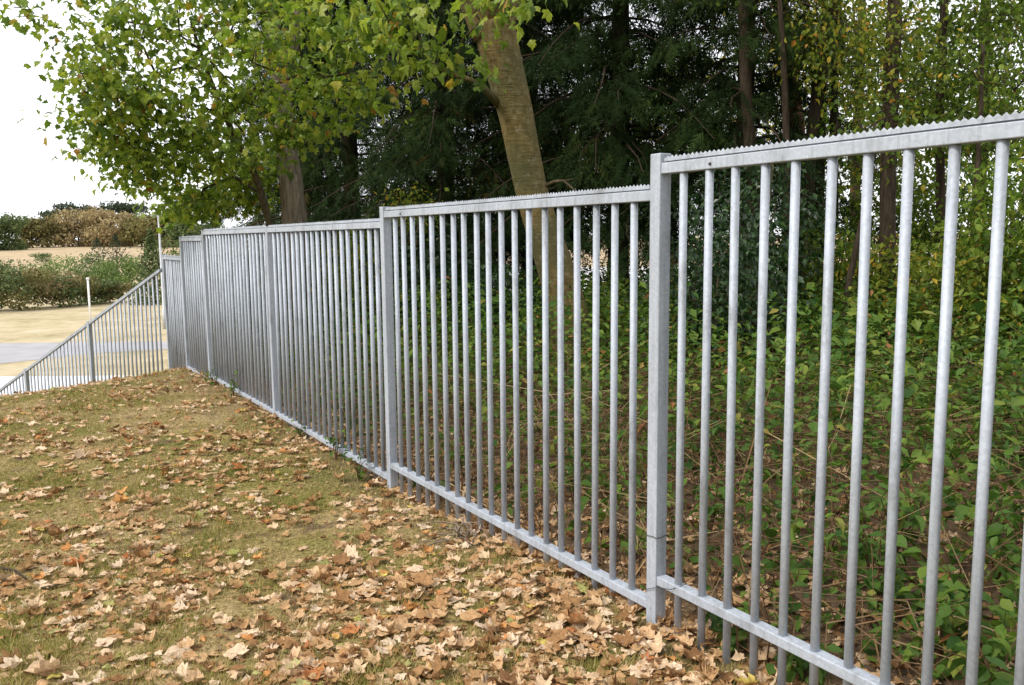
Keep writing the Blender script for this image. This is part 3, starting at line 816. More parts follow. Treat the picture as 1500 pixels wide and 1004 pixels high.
# --- conifers
CON = {}
def conifer_meshes(key, height, trunk_r, mat, seed, low, reach, nb, per, spr):
    rg = np.random.default_rng(seed)
    b = np.zeros(3); top = np.array([0, 0, height])
    tp = [b - [0, 0, .4], b + [0, 0, .1], b + [0, 0, .5], top * .35 + rg.normal(0, .06, 3), top * .7 + rg.normal(0, .06, 3), top]
    tm_ = trunk_mesh('trunk', [(tp, [trunk_r * 1.6, trunk_r * 1.3, trunk_r, trunk_r * .8, trunk_r * .45, .02])], mat, b, 14, .04, rg)
    A, B, ra, rb = [], [], [], []; sp_p, sp_f, sp_n, sp_s = [], [], [], []
    for k in range(nb):
        h = low + (height - low) * (k / nb) ** 1.25
        fr = 1 - h / height
        L = reach * (fr ** .5) * rg.uniform(.6, 1.1); az = k * 2.4 + rg.normal(0, .3)
        o = top * (h / height)
        d = np.array([math.cos(az), math.sin(az), 0]); side = np.array([-d[1], d[0], 0])
        prev = o; m = 6; up = rg.uniform(.0, .35)
        for s in range(1, m + 1):
            f_ = s / m; q = o + d * L * f_ + np.array([0, 0, L * (up * f_ - .45 * f_ * f_)]) + side * rg.normal(0, .04)
            A.append(prev); B.append(q); ra.append(.028 * (1 - .8 * (s - 1) / m)); rb.append(.028 * (1 - .8 * f_)); prev = q
        ff = .08 + .95 * rg.random(per) ** .75; sgn = rg.choice([-1, 1], per)
        pp = o + np.outer(ff * L, d) + np.stack([np.zeros(per), np.zeros(per), L * (up * ff - .45 * ff * ff)], 1)
        fw = d * rg.uniform(.1, .8, (per, 1)) + side * (sgn * rg.uniform(.2, 1.0, per))[:, None] + np.array([0, 0, -1]) * rg.uniform(.2, 1.3, (per, 1))
        pp = pp + side * (sgn * rg.uniform(0, .55, per) * (1.1 - .6 * ff))[:, None] + rg.normal(0, .05, (per, 3)) - np.array([0, 0, 1]) * rg.uniform(0, .22, (per, 1))
        sp_p.append(pp); sp_f.append(fw); sp_n.append(np.array([0, 0, .7]) + rg.normal(0, .6, (per, 3)) + d * .5); sp_s.append(spr * rg.uniform(.7, 1.5, per) * (1.15 - .4 * ff))
    V, Q = segments(A, B, np.array(ra), np.array(rb), 4)
    bm = make_mesh('branches', V, [Q], mat)
    P_ = np.vstack(sp_p); rnd = np.clip(np.repeat(rg.random(nb), per) * .5 + rg.random(len(P_)) * .5, 0, 1)
    V, T, I = scatter(SPRAY, P_, frames(np.vstack(sp_f), np.vstack(sp_n)), np.concatenate(sp_s), rg=rg)
    CON[key] = (tm_, bm, make_mesh('crown', V, [T], CONIFER, {'rnd': rnd[I]}))
conifer_meshes('full', 12.5, .2, BARK_DARK, 31, .5, 3.3, 170, 84, .34)
conifer_meshes('broad', 13, .2, BARK_DARK, 33, 2.0, 3.8, 160, 96, .35)
conifer_meshes('bare', 12, .16, BARK_DARK, 34, 2.6, 2.5, 100, 70, .32)
def conifer(key, px, depth, label, rz, sc=1.0):
    b = on_ground(at(px, 400, depth))
    root = empty('conifer_tree', b, rz); root.scale = (sc, sc, sc)
    tag(root, label, 'tree', 'dark conifers in the wood behind the fence')
    for nm, me in zip(('trunk', 'branches', 'crown'), CON[key]):
        o = obj(nm, me, root)
        if nm == 'branches': o['kind'] = 'stuff'
conifer('full', 520, 18.5, 'dark conifer filling the gap between the furrowed maple and the leaning trunk', .3)
conifer('full', 655, 16.5, 'dark conifer close on the left of the leaning trunk', 2.1, .95)
conifer('broad', 905, 15.2, 'broad dark conifer right of the leaning trunk with drooping sprays', .0)
conifer('bare', 1083, 13.5, 'dark conifer with bare lower trunk right of the stepped post', .5)
conifer('broad', 775, 20.0, 'dark conifer behind the leaning trunk', 1.7)
conifer('full', 450, 22.0, 'dark conifer behind the furrowed maple trunk', 5.2, .9)

for k, (tt_, nn_, key, rz, lab) in enumerate([(-4.5, 2.6, 'full', .7, 'unseen dark conifer nearest past the right edge, added to shade the posts'), (-6.8, 3.6, 'broad', 2.9, 'unseen broad dark conifer added for shade past the right edge, second along the fence'),  # unseen conifers added outside the frame to shade the side faces of the posts
                                  (-9.5, 2.4, 'full', 4.4, 'unseen dark conifer added for shade past the right edge, third along the fence'), (-12.5, 3.2, 'broad', 1.1, 'unseen dark conifer added for shade, farthest behind the camera along the fence')]):
    b = on_ground(fpos(tt_, nn_)); root = empty('conifer_tree', b, rz); tag(root, lab, 'tree', 'dark conifers in the wood behind the fence')
    for nm, me in zip(('trunk', 'branches', 'crown'), CON[key]):
        o = obj(nm, me, root)
        if nm == 'branches': o['kind'] = 'stuff'

# --- broadleaved trees of the right-hand wood
def broadleaf(name, label, base_px, stem, rad, tips_spec, mat, bark, seed, per=12, spread=.22, size=.085, group=None, tm=OVATE, extra_stems=(), r_tip=.004, singles=0):
    """stem: list of (px, py, depth); tips_spec: (count, (px,py,depth), radii, shell)"""
    rg = np.random.default_rng(seed)
    pts = [at(*q) for q in stem]
    tp, tr = flare(pts, rad)
    base = np.array(on_ground(tp[0]))
    root = empty(name, base); tag(root, label, 'tree' if 'tree' in name else 'shrub', group)
    paths = [(tp, tr)]
    sk = Skeleton(); sk.chain(pts[1:], rad[1:])
    for es, er in extra_stems:
        ep = [at(*q) for q in es]; paths.append((ep, er)); sk.chain(ep[1:], er[1:], 0)
    obj('trunk', trunk_mesh('trunk', paths, bark, base, 12, .04, rg), root)
    tips = np.vstack([ellipsoid_pts(int(n * 2.3), at(*c), r, rg, s) for n, c, r, s in tips_spec])
    gz = ground_z(tips[:, 0], tips[:, 1]) + .25
    tips[:, 2] = np.maximum(tips[:, 2], gz)
    sk.attach(tips, rg, step=.35, up=.4)
    obj('branches', branch_mesh('branches', sk, bark, base, r_tip, .42, .05), root)['kind'] = 'stuff'
    pos, Rm, scl = cluster_leaves(tips, None, per, spread, size, rg, droop=.4, flat=.6, tilt=.6)
    leaf_part(root, base, 'crown', tm, pos, Rm, scl, mat, rg, singles=singles)
    return root
WOOD = 'slender trees in the right-hand wood'
broadleaf('reddish_tree', 'short thick reddish trunk above the near top rail, dead twigs beside it', None,
          [(1172, 400, 15), (1165, 220, 15), (1158, 130, 15), (1148, 40, 15), (1130, -80, 15.2), (1120, -250, 15.3)], [.21, .19, .17, .14, .11, .06],
          [(60, (1120, -260, 15), (2.0, 2.0, 1.4), .3), (14, (1150, 95, 14.6), (.6, .5, .5), 0)], YELLOWISH, BARK_RED, 51, per=10, group=WOOD)
broadleaf('slender_tree', 'pair of dark slender stems leaning apart right of the reddish trunk', None,
          [(1180, 400, 13), (1187, 210, 13), (1200, 110, 13), (1218, 40, 13), (1228, -40, 13), (1240, -220, 13.2)], [.09, .085, .085, .08, .07, .04],
          [(46, (1215, 40, 12.8), (.55, .7, .75), 0), (60, (1250, -180, 13), (1.5, 1.5, 1.1), .2), (20, (1190, 60, 13), (.4, .5, .5), 0)], YELLOWISH, BARK_DARK, 52, group=WOOD, size=.085,
          extra_stems=[([(1222, 340, 13.4), (1221, 200, 13.4), (1224, 90, 13.4), (1230, -20, 13.4)], [.07, .065, .055, .04])])
broadleaf('ivy_clad_tree', 'upright trunk wrapped in green and yellow leaves in the right-hand wood', None,
          [(1300, 460, 11.5), (1300, 300, 11.5), (1304, 150, 11.5), (1310, 40, 11.5), (1314, -100, 11.5), (1318, -300, 11.6)], [.11, .10, .10, .095, .08, .05],
          [(9, (1300, 150, 11.4), (.14, .15, .9), 0), (10, (1310, 40, 11.4), (.3, .3, .6), 0), (34, (1285, 70, 11.2), (1.0, .9, .8), 0), (70, (1330, -230, 11.6), (1.8, 1.8, 1.2), .2)], YELLOWISH, BARK_DARK, 53, size=.085, group=WOOD)
broadleaf('young_tree', 'thin straight dark stem with airy crown near the right edge', None,
          [(1374, 460, 12.5), (1378, 300, 12.5), (1376, 160, 12.5), (1382, 40, 12.5), (1388, -100, 12.5), (1390, -260, 12.5)], [.07, .065, .06, .055, .045, .03],
          [(40, (1380, 130, 12.3), (.7, .7, .8), 0), (18, (1420, 30, 12.5), (.5, .6, .35), 0), (50, (1400, -220, 12.5), (1.4, 1.4, 1.0), .2)], HAZEL, BARK_DARK, 54, per=11, size=.085, group=WOOD)
broadleaf('edge_tree', 'pale green broadleaved tree at the right edge of the wood', None,
          [(1540, 480, 12), (1530, 300, 12), (1525, 120, 12), (1520, -40, 12), (1515, -200, 12)], [.10, .09, .08, .07, .04],
          [(36, (1450, 110, 12), (.55, .8, .3), 0), (60, (1480, 195, 11.5), (1.0, 1.0, .45), 0), (30, (1470, 20, 12.2), (.6, .7, .45), 0), (60, (1530, -160, 12), (1.6, 1.6, 1.1), .2)], HAZEL, BARK_THIN, 55, per=11, size=.085, group=WOOD)
broadleaf('back_tree', 'yellowish broadleaved tree far back in the right-hand wood', None,
          [(1250, 400, 21), (1255, 200, 21), (1262, 60, 21), (1265, -120, 21)], [.14, .12, .10, .06],
          [(50, (1250, 90, 21), (2.2, 1.6, 1.9), 0), (36, (1400, 200, 21), (1.8, 1.5, 1.0), 0), (40, (1265, -200, 21), (2.4, 2.2, 1.6), .2)], YELLOWISH, BARK_DARK, 56, per=10, size=.14, spread=.35, group=WOOD)
broadleaf('pale_tree', 'bright yellow-green tree glimpsed beyond the conifers behind the near post', None,
          [(985, 400, 28), (985, 200, 28), (985, 60, 28)], [.16, .13, .08],
          [(150, (1000, 180, 28), (4.2, 1.5, 2.2), 0)], YELLOWISH, BARK_DARK, 57, per=9, size=.2, spread=.5, group=WOOD)

broadleaf('leafy_tree', 'dense green tree filling the upper right behind the thin stems', None,
          [(1430, 420, 16), (1435, 250, 16), (1440, 120, 16), (1445, -30, 16), (1450, -180, 16)], [.13, .12, .10, .08, .05],
          [(80, (1430, 170, 16), (1.7, 1.2, .8), 0), (70, (1330, 90, 16), (1.0, 1.0, 1.1), 0), (34, (1490, 30, 16), (.7, 1.0, .4), 0), (40, (1440, -160, 16), (2.0, 1.8, 1.2), .2)], HAZEL, BARK_DARK, 58, per=14, size=.125, spread=.30, group=WOOD, tm=RHOMB)
broadleaf('yellowing_tree', 'yellow-green tree behind the slender pair of stems', None,
          [(1195, 420, 18), (1200, 250, 18), (1205, 100, 18), (1210, -60, 18)], [.13, .11, .09, .05],
          [(75, (1225, 120, 18), (1.3, 1.2, 1.7), 0), (45, (1290, 230, 18), (1.2, 1.0, .8), 0), (30, (1210, -120, 18), (1.8, 1.6, 1.2), .2)], YELLOWISH, BARK_DARK, 59, per=14, size=.135, spread=.32, group=WOOD, tm=RHOMB)

for k, (stem_, rad_, lab, tp_) in enumerate([
    ([(1104, 440, 12.5), (1104, 330, 12.5), (1100, 240, 12.5), (1092, 120, 12.5), (1085, -40, 12.6)], [.10, .095, .09, .08, .06], 'dark upright trunk behind the first bars of the near panel', [(20, (1090, -60, 12.5), (1.0, 1.0, .7), .2)]),
    ([(1152, 440, 12), (1150, 340, 12), (1153, 250, 12), (1150, 130, 12), (1140, -30, 12)], [.06, .055, .05, .045, .03], 'thin dark stem between the first trunk and the reddish one', [(16, (1140, -60, 12), (.9, .9, .6), .2)]),
    ([(1235, 470, 10.5), (1246, 400, 10.5), (1262, 330, 10.4), (1275, 260, 10.3), (1282, 180, 10.3)], [.045, .04, .036, .03, .02], 'thin stem slanting right low behind the near panel', [(14, (1282, 190, 10.3), (.5, .5, .4), 0)]),
    ([(1425, 470, 11), (1432, 380, 11), (1430, 280, 11), (1436, 180, 11), (1440, 60, 11)], [.04, .038, .034, .03, .02], 'spindly stem close to the right edge', [(14, (1440, 80, 11), (.5, .5, .5), 0)])]):
    broadleaf('sapling_tree', lab, None, stem_, rad_, tp_, HAZEL, BARK_DARK, 120 + k, per=9, size=.08, group=WOOD)

# --- shrubs behind the fence
def shrub(px, py, depth, r, label, mat, seed, n=60, per=16, size=.08, spread=.17, tm=None, name='shrub'):
    tm = tm or (OVATE if depth < 9 else RHOMB); size = size * (1.0 if depth < 9 else 1.15)
    rg = np.random.default_rng(seed)
    c = at(px, py, depth); b = on_ground(c); base = np.array(b)
    root = empty(name, base); tag(root, label, 'shrub', 'shrubs behind the fence')
    sk = Skeleton(); top = c.copy()
    first = sk.node(b - [0, 0, .05], -1, .03)
    mb = MB()
    for s in range(5):
        e = c + rg.normal(0, .3, 3) * np.array(r); e[2] = max(e[2], b[2] + .3)
        m_ = b + (e - b) * .5 + rg.normal(0, .08, 3)
        q = [b + rg.normal(0, .06, 3) * [1, 1, 0] - [0, 0, .05], m_, e]
        mb.tube(q, [.022, .016, .01], 6); sk.chain(q[1:], [.016, .01], first, .3)
    obj('stems', mb.mesh('stems', BARK_THIN, smooth=True, base=base), root)['kind'] = 'stuff'
    n = int(n * 1.8); tips = ellipsoid_pts(n, c, r, rg, .2)
    tips[:, 2] = np.maximum(tips[:, 2], ground_z(tips[:, 0], tips[:, 1]) + rg.uniform(.1, .4, n))
    sk.attach(tips, rg, step=.3, up=.3)
    obj('branches', branch_mesh('branches', sk, BARK_THIN, base, .003, .4, .015, 4), root)['kind'] = 'stuff'
    pos, Rm, scl = cluster_leaves(tips, None, per, spread, size, rg, droop=.4, flat=.7, tilt=.7)
    leaf_part(root, base, 'leaves', tm, pos, Rm, scl, mat, rg)
    return root
shrub(1060, 430, 9.5, (.75, .8, .75), 'dark glossy shrub just right of the near stepped post', DARKSHRUB, 61, n=110)
shrub(1110, 330, 11.0, (.8, .8, .8), 'dark leafy shrub rising behind the near panel', DARKSHRUB, 62, n=100)
shrub(1195, 410, 11.5, (.6, .7, .8), 'mid green shrub with a leaning stem behind the near panel', HAZEL, 63, n=70)
shrub(1290, 340, 13.0, (1.0, .8, .95), 'bright green leafy shrub behind the near panel', HAZEL, 64, n=100, size=.09)
shrub(1410, 320, 13.5, (1.2, .8, .9), 'tall green shrub beyond the thin straight stem under the near top rail', HAZEL, 65, n=110, size=.085)
shrub(1510, 340, 8.5, (.6, .7, .9), 'green shrub at the right edge of the picture', HAZEL, 66, n=110, size=.085)
shrub(1440, 430, 9.0, (.9, .8, .6), 'yellow-green shrub low at the right edge', YELLOWISH, 67, n=90)
shrub(1330, 420, 11.0, (1.1, .8, .6), 'olive shrub between the thin trunks', YELLOWISH, 68, n=90)
shrub(1230, 460, 12.0, (1.3, .9, .45), 'low green shrub in front of the pale clearing', HAZEL, 69, n=80)
shrub(690, 440, 13.0, (1.2, .9, .55), 'dark green shrub left of the leaning trunk base', DARKSHRUB, 70, n=100, size=.1)
shrub(880, 480, 11.5, (.8, .8, .4), 'low green shrub right of the leaning trunk base', HAZEL, 71, n=60)
shrub(610, 400, 14.0, (1.0, .9, .8), 'dark shrub behind the second panel', DARKSHRUB, 72, n=110, size=.1)
shrub(490, 420, 13.5, (1.0, .9, .9), 'brown-tinged shrub behind the middle panels', YELLOWISH, 73, n=90, size=.09)
shrub(400, 440, 14.5, (.8, .8, .9), 'dense green shrub under the maple behind the fence', DARKSHRUB, 74, n=110, size=.09)
shrub(330, 430, 15.5, (.7, .8, .9), 'green shrub behind the far end of the stepped fence', HAZEL, 75, n=90, size=.09)
shrub(600, 310, 14.0, (.4, .5, .3), 'reddish-orange leafed shrub tip above the second panel', YELLOWISH, 76, n=20, size=.08)

# ------------------------------------------------------------------ undergrowth in the wood
rg = np.random.default_rng(81)
def wood_points(n, n0, n1, t0=-2.6, t1=11.0, pw=1.0):
    t = rg.uniform(t0, t1, n); w = n0 + (n1 - n0) * rg.random(n) ** pw
    p = np.stack([F0[0] + FD[0] * t + FN[0] * w, F0[1] + FD[1] * t + FN[1] * w], 1)
    return p, t, w
def fbm(x, y, s=1.0):
    v = 0
    for k, (a, b, c) in enumerate(((1.0, .7, .3), (1.9, -1.3, 2.1), (-2.7, 2.2, 4.4), (4.1, 3.3, 1.2))):
        v = v + np.sin(s * (a * x + b * y) + c + 1.7 * np.sin(s * (b * x - a * y) * .8 + c * 2)) / (k + 1)
    return v / 2.1
# green leaf-bearing stems
p, t, w = wood_points(23500, .10, 12, t0=-4, t1=12, pw=.8)
v, dens = fbm(p[:, 0], p[:, 1], 1.1), 1
brownish = np.exp(-((t - 2.6) / 2.2) ** 2) * np.exp(-(w / 3.5) ** 2)
keep = (rg.random(len(p)) < np.clip(.75 + .5 * v, .15, 1) * (1 - .62 * brownish)) & (rg.random(len(p)) < sstep(-.2, 1.2, w) + .25)
p, t, w = p[keep], t[keep], w[keep]
H = (.15 + .88 * sstep(.1, 2.6, w)) * rg.uniform(.35, 1.2, len(p))
gz = ground_z(p[:, 0], p[:, 1])
stem0 = np.stack([p[:, 0], p[:, 1], gz - .02], 1)
lean = rg.normal(0, .22, (len(p), 2))
stem1 = np.stack([p[:, 0] + lean[:, 0] * H, p[:, 1] + lean[:, 1] * H, gz + H], 1)
per = 11
f_ = rg.uniform(.15, 1.05, (len(p), per))
pos = (stem0[:, None] + (stem1 - stem0)[:, None] * f_[..., None]).reshape(-1, 3)
offd = rg.normal(size=pos.shape) * np.array([.07, .07, .02]); pos = pos + offd
pos[:, 2] = np.maximum(pos[:, 2], ground_z(pos[:, 0], pos[:, 1]) + .02)
# nothing pokes out through the bars
nn = (pos[:, :2] - F0) @ FN
out_d = unit(offd * np.array([1, 1, .2]))
Rm = frames(out_d + np.array([0, 0, -.25]) + rg.normal(0, .3, pos.shape), np.array([0, 0, 1.0]) + rg.normal(0, .4, pos.shape) + out_d * .35)
scl = np.repeat(rg.choice([.044, .06, .08, .10], len(p), p=[.3, .3, .28, .12]), per) * rg.uniform(.6, 1.25, len(pos))
tone = np.clip(np.repeat(rg.normal(.42, .2, len(p)), per) + rg.normal(0, .14, len(pos)), 0, 1)
kk = nn > .07
nearer = (pos[:, 1] < 6.5) & kk; farther = (pos[:, 1] >= 6.5) & kk
V, T, I = scatter(OVATE, pos[nearer], Rm[nearer], scl[nearer])
V2_, T2_, I2_ = scatter(RHOMB, pos[farther], Rm[farther], scl[farther] * 1.25)
o = obj('undergrowth', make_mesh('undergrowth', np.vstack([V, V2_]), [np.vstack([T, T2_ + len(V)])], UNDER, {'rnd': np.concatenate([tone[nearer][I], tone[farther][I2_]])})); o['kind'] = 'stuff'
tag(o, 'low green leafy undergrowth covering the wood floor behind the fence', 'undergrowth')
# dead stems, brambles and dry grass
p, t, w = wood_points(9500, .08, 8, t0=-3.2, pw=1.35)
brownish = np.exp(-((t - 2.4) / 2.6) ** 2)
keep = rg.random(len(p)) < .38 + .62 * brownish
p, t, w = p[keep], t[keep], w[keep]
H = rg.uniform(.15, .95, len(p)) * (.45 + .55 * sstep(0, 1.8, w)); gz = ground_z(p[:, 0], p[:, 1])
A = np.stack([p[:, 0], p[:, 1], gz - .02], 1)
d1 = rg.normal(0, .4, (len(p), 2)); d2 = d1 + rg.normal(0, .75, (len(p), 2))
Bm = A + np.stack([d1[:, 0] * H * .5, d1[:, 1] * H * .5, H * .55], 1)
Ce = Bm + np.stack([d2[:, 0] * H, d2[:, 1] * H, H * rg.uniform(-.15, .55, len(p))], 1)
nb_ = (Bm[:, :2] - F0) @ FN; nc_ = (Ce[:, :2] - F0) @ FN
for X, nv in ((Bm, nb_), (Ce, nc_)):
    fix = np.clip(.075 - nv, 0, None); X[:, 0] += FN[0] * fix; X[:, 1] += FN[1] * fix
r0 = rg.uniform(.0015, .005, len(p))
V1, Q1 = segments(A, Bm, r0, r0 * .8, 3); V2, Q2 = segments(Bm, Ce, r0 * .8, r0 * .35, 3)
rv = np.concatenate([np.repeat(rg.random(len(p)), 6)] * 2)
o = obj('dry_stems', make_mesh('dry_stems', np.vstack([V1, V2]), [np.vstack([Q1, Q2 + len(V1)])], STEMS, {'rnd': rv})); o['kind'] = 'stuff'
tag(o, 'tangle of dead brown stems and dry grass behind the fence', 'dead stems')
# larger leafy plants close behind the near panels
def bramble(tn, nn_, h, seed, label, size=.085, nst=7, mat=None, per=9, spread=.35, tm=OVATE, name='bramble_plant'):
    rg = np.random.default_rng(seed)
    b = on_ground(fpos(tn, nn_)); base = np.array(b)
    root = empty(name, base); tag(root, label, 'plant', 'leafy plants behind and along the fence')
    mb = MB(); P = []
    for s in range(nst):
        az = rg.uniform(0, 6.28); L = h * rg.uniform(.6, 1.25)
        d = np.array([math.cos(az), math.sin(az), 0]) * spread
        q = [b, b + d * L * .35 + [0, 0, L * .6], b + d * L + [0, 0, L * rg.uniform(.65, 1)]]
        if nn_ > 0:
            for i_ in range(3):
                s_ = (q[i_][:2] - F0) @ FN
                if s_ < .1: q[i_] = q[i_] + np.array([*(FN * (.1 - s_)), 0])
        mb.tube(q, [.004, .0032, .002], 5)
        for k in range(per):
            f_ = rg.uniform(.25, 1.05)
            P.append((q[0] + (q[1] - q[0]) * min(1, f_ * 2)) if f_ < .5 else q[1] + (q[2] - q[1]) * (f_ - .5) * 2)
    obj('stems', mb.mesh('stems', STEMS, attrs={'rnd': np.full(mb.n, .35)}, base=base), root)['kind'] = 'stuff'
    P = np.array(P) + rg.normal(0, .035, (len(P), 3))
    if nn_ > 0:
        s_ = (P[:, :2] - F0) @ FN; P[:, :2] += FN * np.clip(.09 - s_, 0, None)[:, None]
    od = unit(rg.normal(size=P.shape) * [1, 1, .2])
    leaf_part(root, base, 'leaves', tm, P, frames(od + [0, 0, -.3], np.array([0, 0, 1.0]) + rg.normal(0, .35, P.shape) + od * .3), size * rg.uniform(.6, 1.2, len(P)), mat or UNDER, rg, rnd=np.clip(rg.normal(.35, .2, len(P)), 0, 1))
for k, (tn, nn_, h, lab, sz) in enumerate([
    (-1.55, .55, .45, 'broad-leaved green plant behind the last bars at lower right', .10), (-1.20, .42, .34, 'green plant low behind the near panel, right of middle', .09),
    (-1.75, 1.0, .55, 'taller green plant at the right edge behind the near bars', .10), (-.85, .65, .40, 'bright green sprig behind the middle bars of the near panel', .075),
    (-.45, .85, .45, 'green plant behind the bars beside the near stepped post', .07), (-1.0, 1.15, .5, 'bushy green plant set back behind the near panel', .085),
    (-.55, 1.6, .5, 'dark green plant farther behind the near panel', .08), (-1.5, 1.7, .6, 'leafy green plant farther back at right', .09),
    (-.2, 1.3, .45, 'green plant behind the first bars of the near panel', .075), (.6, .9, .35, 'small green plant behind the second panel near its post', .07),
    (1.7, .8, .4, 'green plant low behind the middle of the second panel', .07), (2.6, .5, .35, 'small plant behind the far end of the second panel', .06),
    (-.30, .14, .16, 'small ivy sprig at the foot of the near bars', .06), (-.65, .16, .14, 'low ivy leaves at the foot of the near panel', .06)]):
    bramble(tn, nn_, h, 200 + k, lab, size=sz)
for k, (tn, nn_, h, lab) in enumerate([
    (6.85, -.06, .22, 'green weed tuft poking through the third long panel'), (7.9, -.05, .20, 'small weed by the post at the far step'), (3.7, -.05, .22, 'yellowish sprig at the foot of the third panel'),
    (3.1, -.10, .2, 'green weed sprouting by the second post'), (4.6, -.05, .14, 'tiny weed at the fence foot')]):
    bramble(tn, nn_, h, 300 + k, lab, size=.05, nst=5, per=7, spread=.3, name='weed')

# ------------------------------------------------------------------ lawn: grass and fallen leaves
rg = np.random.default_rng(91)
def lawn_points(n, ylo=2.7, yhi=13.6):
    y = ylo + (yhi - ylo) * rg.random(n) ** 1.35
    x = rg.uniform(-.64, .36, n) * y
    p = np.stack([x, y], 1)
    nv = (p - F0) @ FN; q = (p - P6) @ RE
    return p[(nv < .12) & (q < .6)]
p = lawn_points(300000)
v = fbm(p[:, 0], p[:, 1], 1.5); v2 = fbm(p[:, 0] + 7, p[:, 1] - 3, 4.0)
keep = rg.random(len(p)) < np.clip(.55 + .35 * v2 + .2 * v, .06, 1)
p, v, v2 = p[keep], v[keep], v2[keep]
n = len(p)
v3 = fbm(p[:, 0] * 1.0 + 2, p[:, 1] + 5, 9.0)
h = rg.uniform(.012, .048, n) * np.clip(1 + .45 * v + .75 * v3, .4, 2.2)
az = rg.uniform(0, 6.28, n); bend = rg.uniform(.2, 1.5, n)
dirv = np.stack([np.cos(az), np.sin(az)], 1); sd = np.stack([-dirv[:, 1], dirv[:, 0]], 1) * (rg.uniform(.0010, .0022, n) * (1 + .06 * p[:, 1]))[:, None]
gz = ground_z(p[:, 0], p[:, 1]) - .003
a = np.column_stack([p - sd, gz]); b = np.column_stack([p + sd, gz])
c = np.column_stack([p + dirv * (h * bend)[:, None], gz + h])
V = np.stack([a, b, c], 1).reshape(-1, 3); T = np.arange(3 * n).reshape(-1, 3)
tone = np.clip(.52 - .36 * v - .16 * v3 + rg.normal(0, .24, n), 0, 1)
o = obj('lawn_grass', make_mesh('lawn_grass', V, [T], GRASS, {'rnd': np.repeat(tone, 3)})); o['kind'] = 'stuff'
tag(o, 'short dry yellow-green grass of the sloping lawn', 'grass')

def litter(n, behind=False):
    if not behind:
        p = lawn_points(n * 6)
        nv = (p - F0) @ FN
        v = fbm(p[:, 0] * 1.0 + 3, p[:, 1] * 1.0, 1.7); v2 = fbm(p[:, 0], p[:, 1] + 9, 4.5)
        d = (.42 + .46 * v + .34 * v2) * (1 + .8 * np.exp(-(nv / .8) ** 2)) * (1 - .12 * sstep(-1.2, -4.5, nv))
        p = p[rg.random(len(p)) < np.clip(d, .05, 1.0)][:n]
    else:
        p, t_, w_ = wood_points(n, .02, 7, pw=2.0)
    n = len(p)
    lift = rg.random(n) ** 3 * .025
    gz = ground_z(p[:, 0], p[:, 1]) + .010 + lift
    up = np.array([0, 0, 1.0]) + rg.normal(0, .20, (n, 3)) * np.array([1, 1, .1])
    flip = rg.random(n) < .3
    up[flip] *= -1
    az = rg.uniform(0, 6.28, n)
    fw = np.stack([np.cos(az), np.sin(az), np.zeros(n)], 1)
    Rm = frames(fw, up)
    scl = np.clip(rg.normal(.054, .021, n), .022, .11)
    pos = np.column_stack([p, gz]) - fw * (scl * .4)[:, None]
    return pos, Rm, scl, rg.random(n)
pos, Rm, scl, rnd = litter(5100)
which = rg.integers(0, len(MAPLE_DRY), len(pos))
u, v, d = project(pos); ok = in_view(pos, -4)
size_px = np.where(ok, scl / np.maximum(d, .3), 0)
pick = np.argsort(-size_px)[:300]
keep = np.ones(len(pos), bool); keep[pick] = False; kk = np.nonzero(keep)[0]
k1 = kk[pos[kk, 1] < 7.0]; k2 = kk[pos[kk, 1] >= 7.0]
V, T, I = scatter(MAPLE_DRY, pos[k1], Rm[k1], scl[k1], which[k1]); V2_, T2_, I2_ = scatter(MAPLE_DRY1, pos[k2], Rm[k2], scl[k2])
o = obj('fallen_leaves', make_mesh('fallen_leaves', np.vstack([V, V2_]), [np.vstack([T, T2_ + len(V)])], DRY, {'rnd': np.concatenate([rnd[k1][I], rnd[k2][I2_]])}, smooth=True)); o['kind'] = 'stuff'
tag(o, 'carpet of small dry tan leaves scattered over the lawn', 'fallen leaves')
def leaf_label(r_, w_, s_, up_, u_, v_):
    for lim, c_ in ((.10, 'dark brown'), (.24, 'brown'), (.40, 'tan'), (.60, 'light tan'), (.82, 'pale pinkish'), (.89, 'orange-brown'), (.93, 'red-brown'), (.955, 'yellow'), (1.1, 'greenish')):
        if r_ < lim: break
    shape = ['open', 'domed', 'curled', 'domed', 'flat', 'folded', 'crumpled', 'folded', 'tightly curled', 'crumpled', 'folded', 'rolled-up', 'torn'][w_]
    size = 'smaller' if s_ < .082 else ('big' if s_ > .098 else 'medium')
    col_ = ['at far left', 'left of middle', 'in the middle', 'right of middle', 'by the near post', 'by the near panel'][min(5, max(0, int(u_ // 200)))]
    row = 'on the bottom edge' if v_ > 960 else ('just above bottom edge' if v_ > 910 else 'higher on the lawn')
    face = ' underside up' if up_ < 0 else ''
    return f'{size} {c_} {shape} leaf{face} {row} {col_}'
ms = [make_mesh('fallen_leaf', tv, [tt], DRY_OBJ, smooth=True) for tv, tt in MAPLE_DRY]
for k in pick:
    lo = bpy.data.objects.new('fallen_leaf', ms[which[k]])
    lo.matrix_world = Matrix.Translation(Vector(pos[k])) @ Matrix(Rm[k].tolist()).to_4x4() @ Matrix.Diagonal((scl[k], scl[k], scl[k], 1))
    lo.color = (float(rnd[k]), 0, 0, 1)
    link(lo); tag(lo, leaf_label(rnd[k], which[k], scl[k], Rm[k][2, 2], u[k], v[k]), 'leaf', 'large fallen leaves on the near lawn')
pos, Rm, scl, rnd = litter(5200)
scl = scl * rg.uniform(.18, .5, len(scl)); pos[:, 2] -= .006
V, T, I = scatter([ovate_leaf(.5, .3, .3), ovate_leaf(.35, -.3, .4), rhomb_leaf(.5)], pos, Rm, scl)
o = obj('leaf_fragments', make_mesh('leaf_fragments', V, [T], DRY, {'rnd': (rnd * .85)[I]})); o['kind'] = 'stuff'
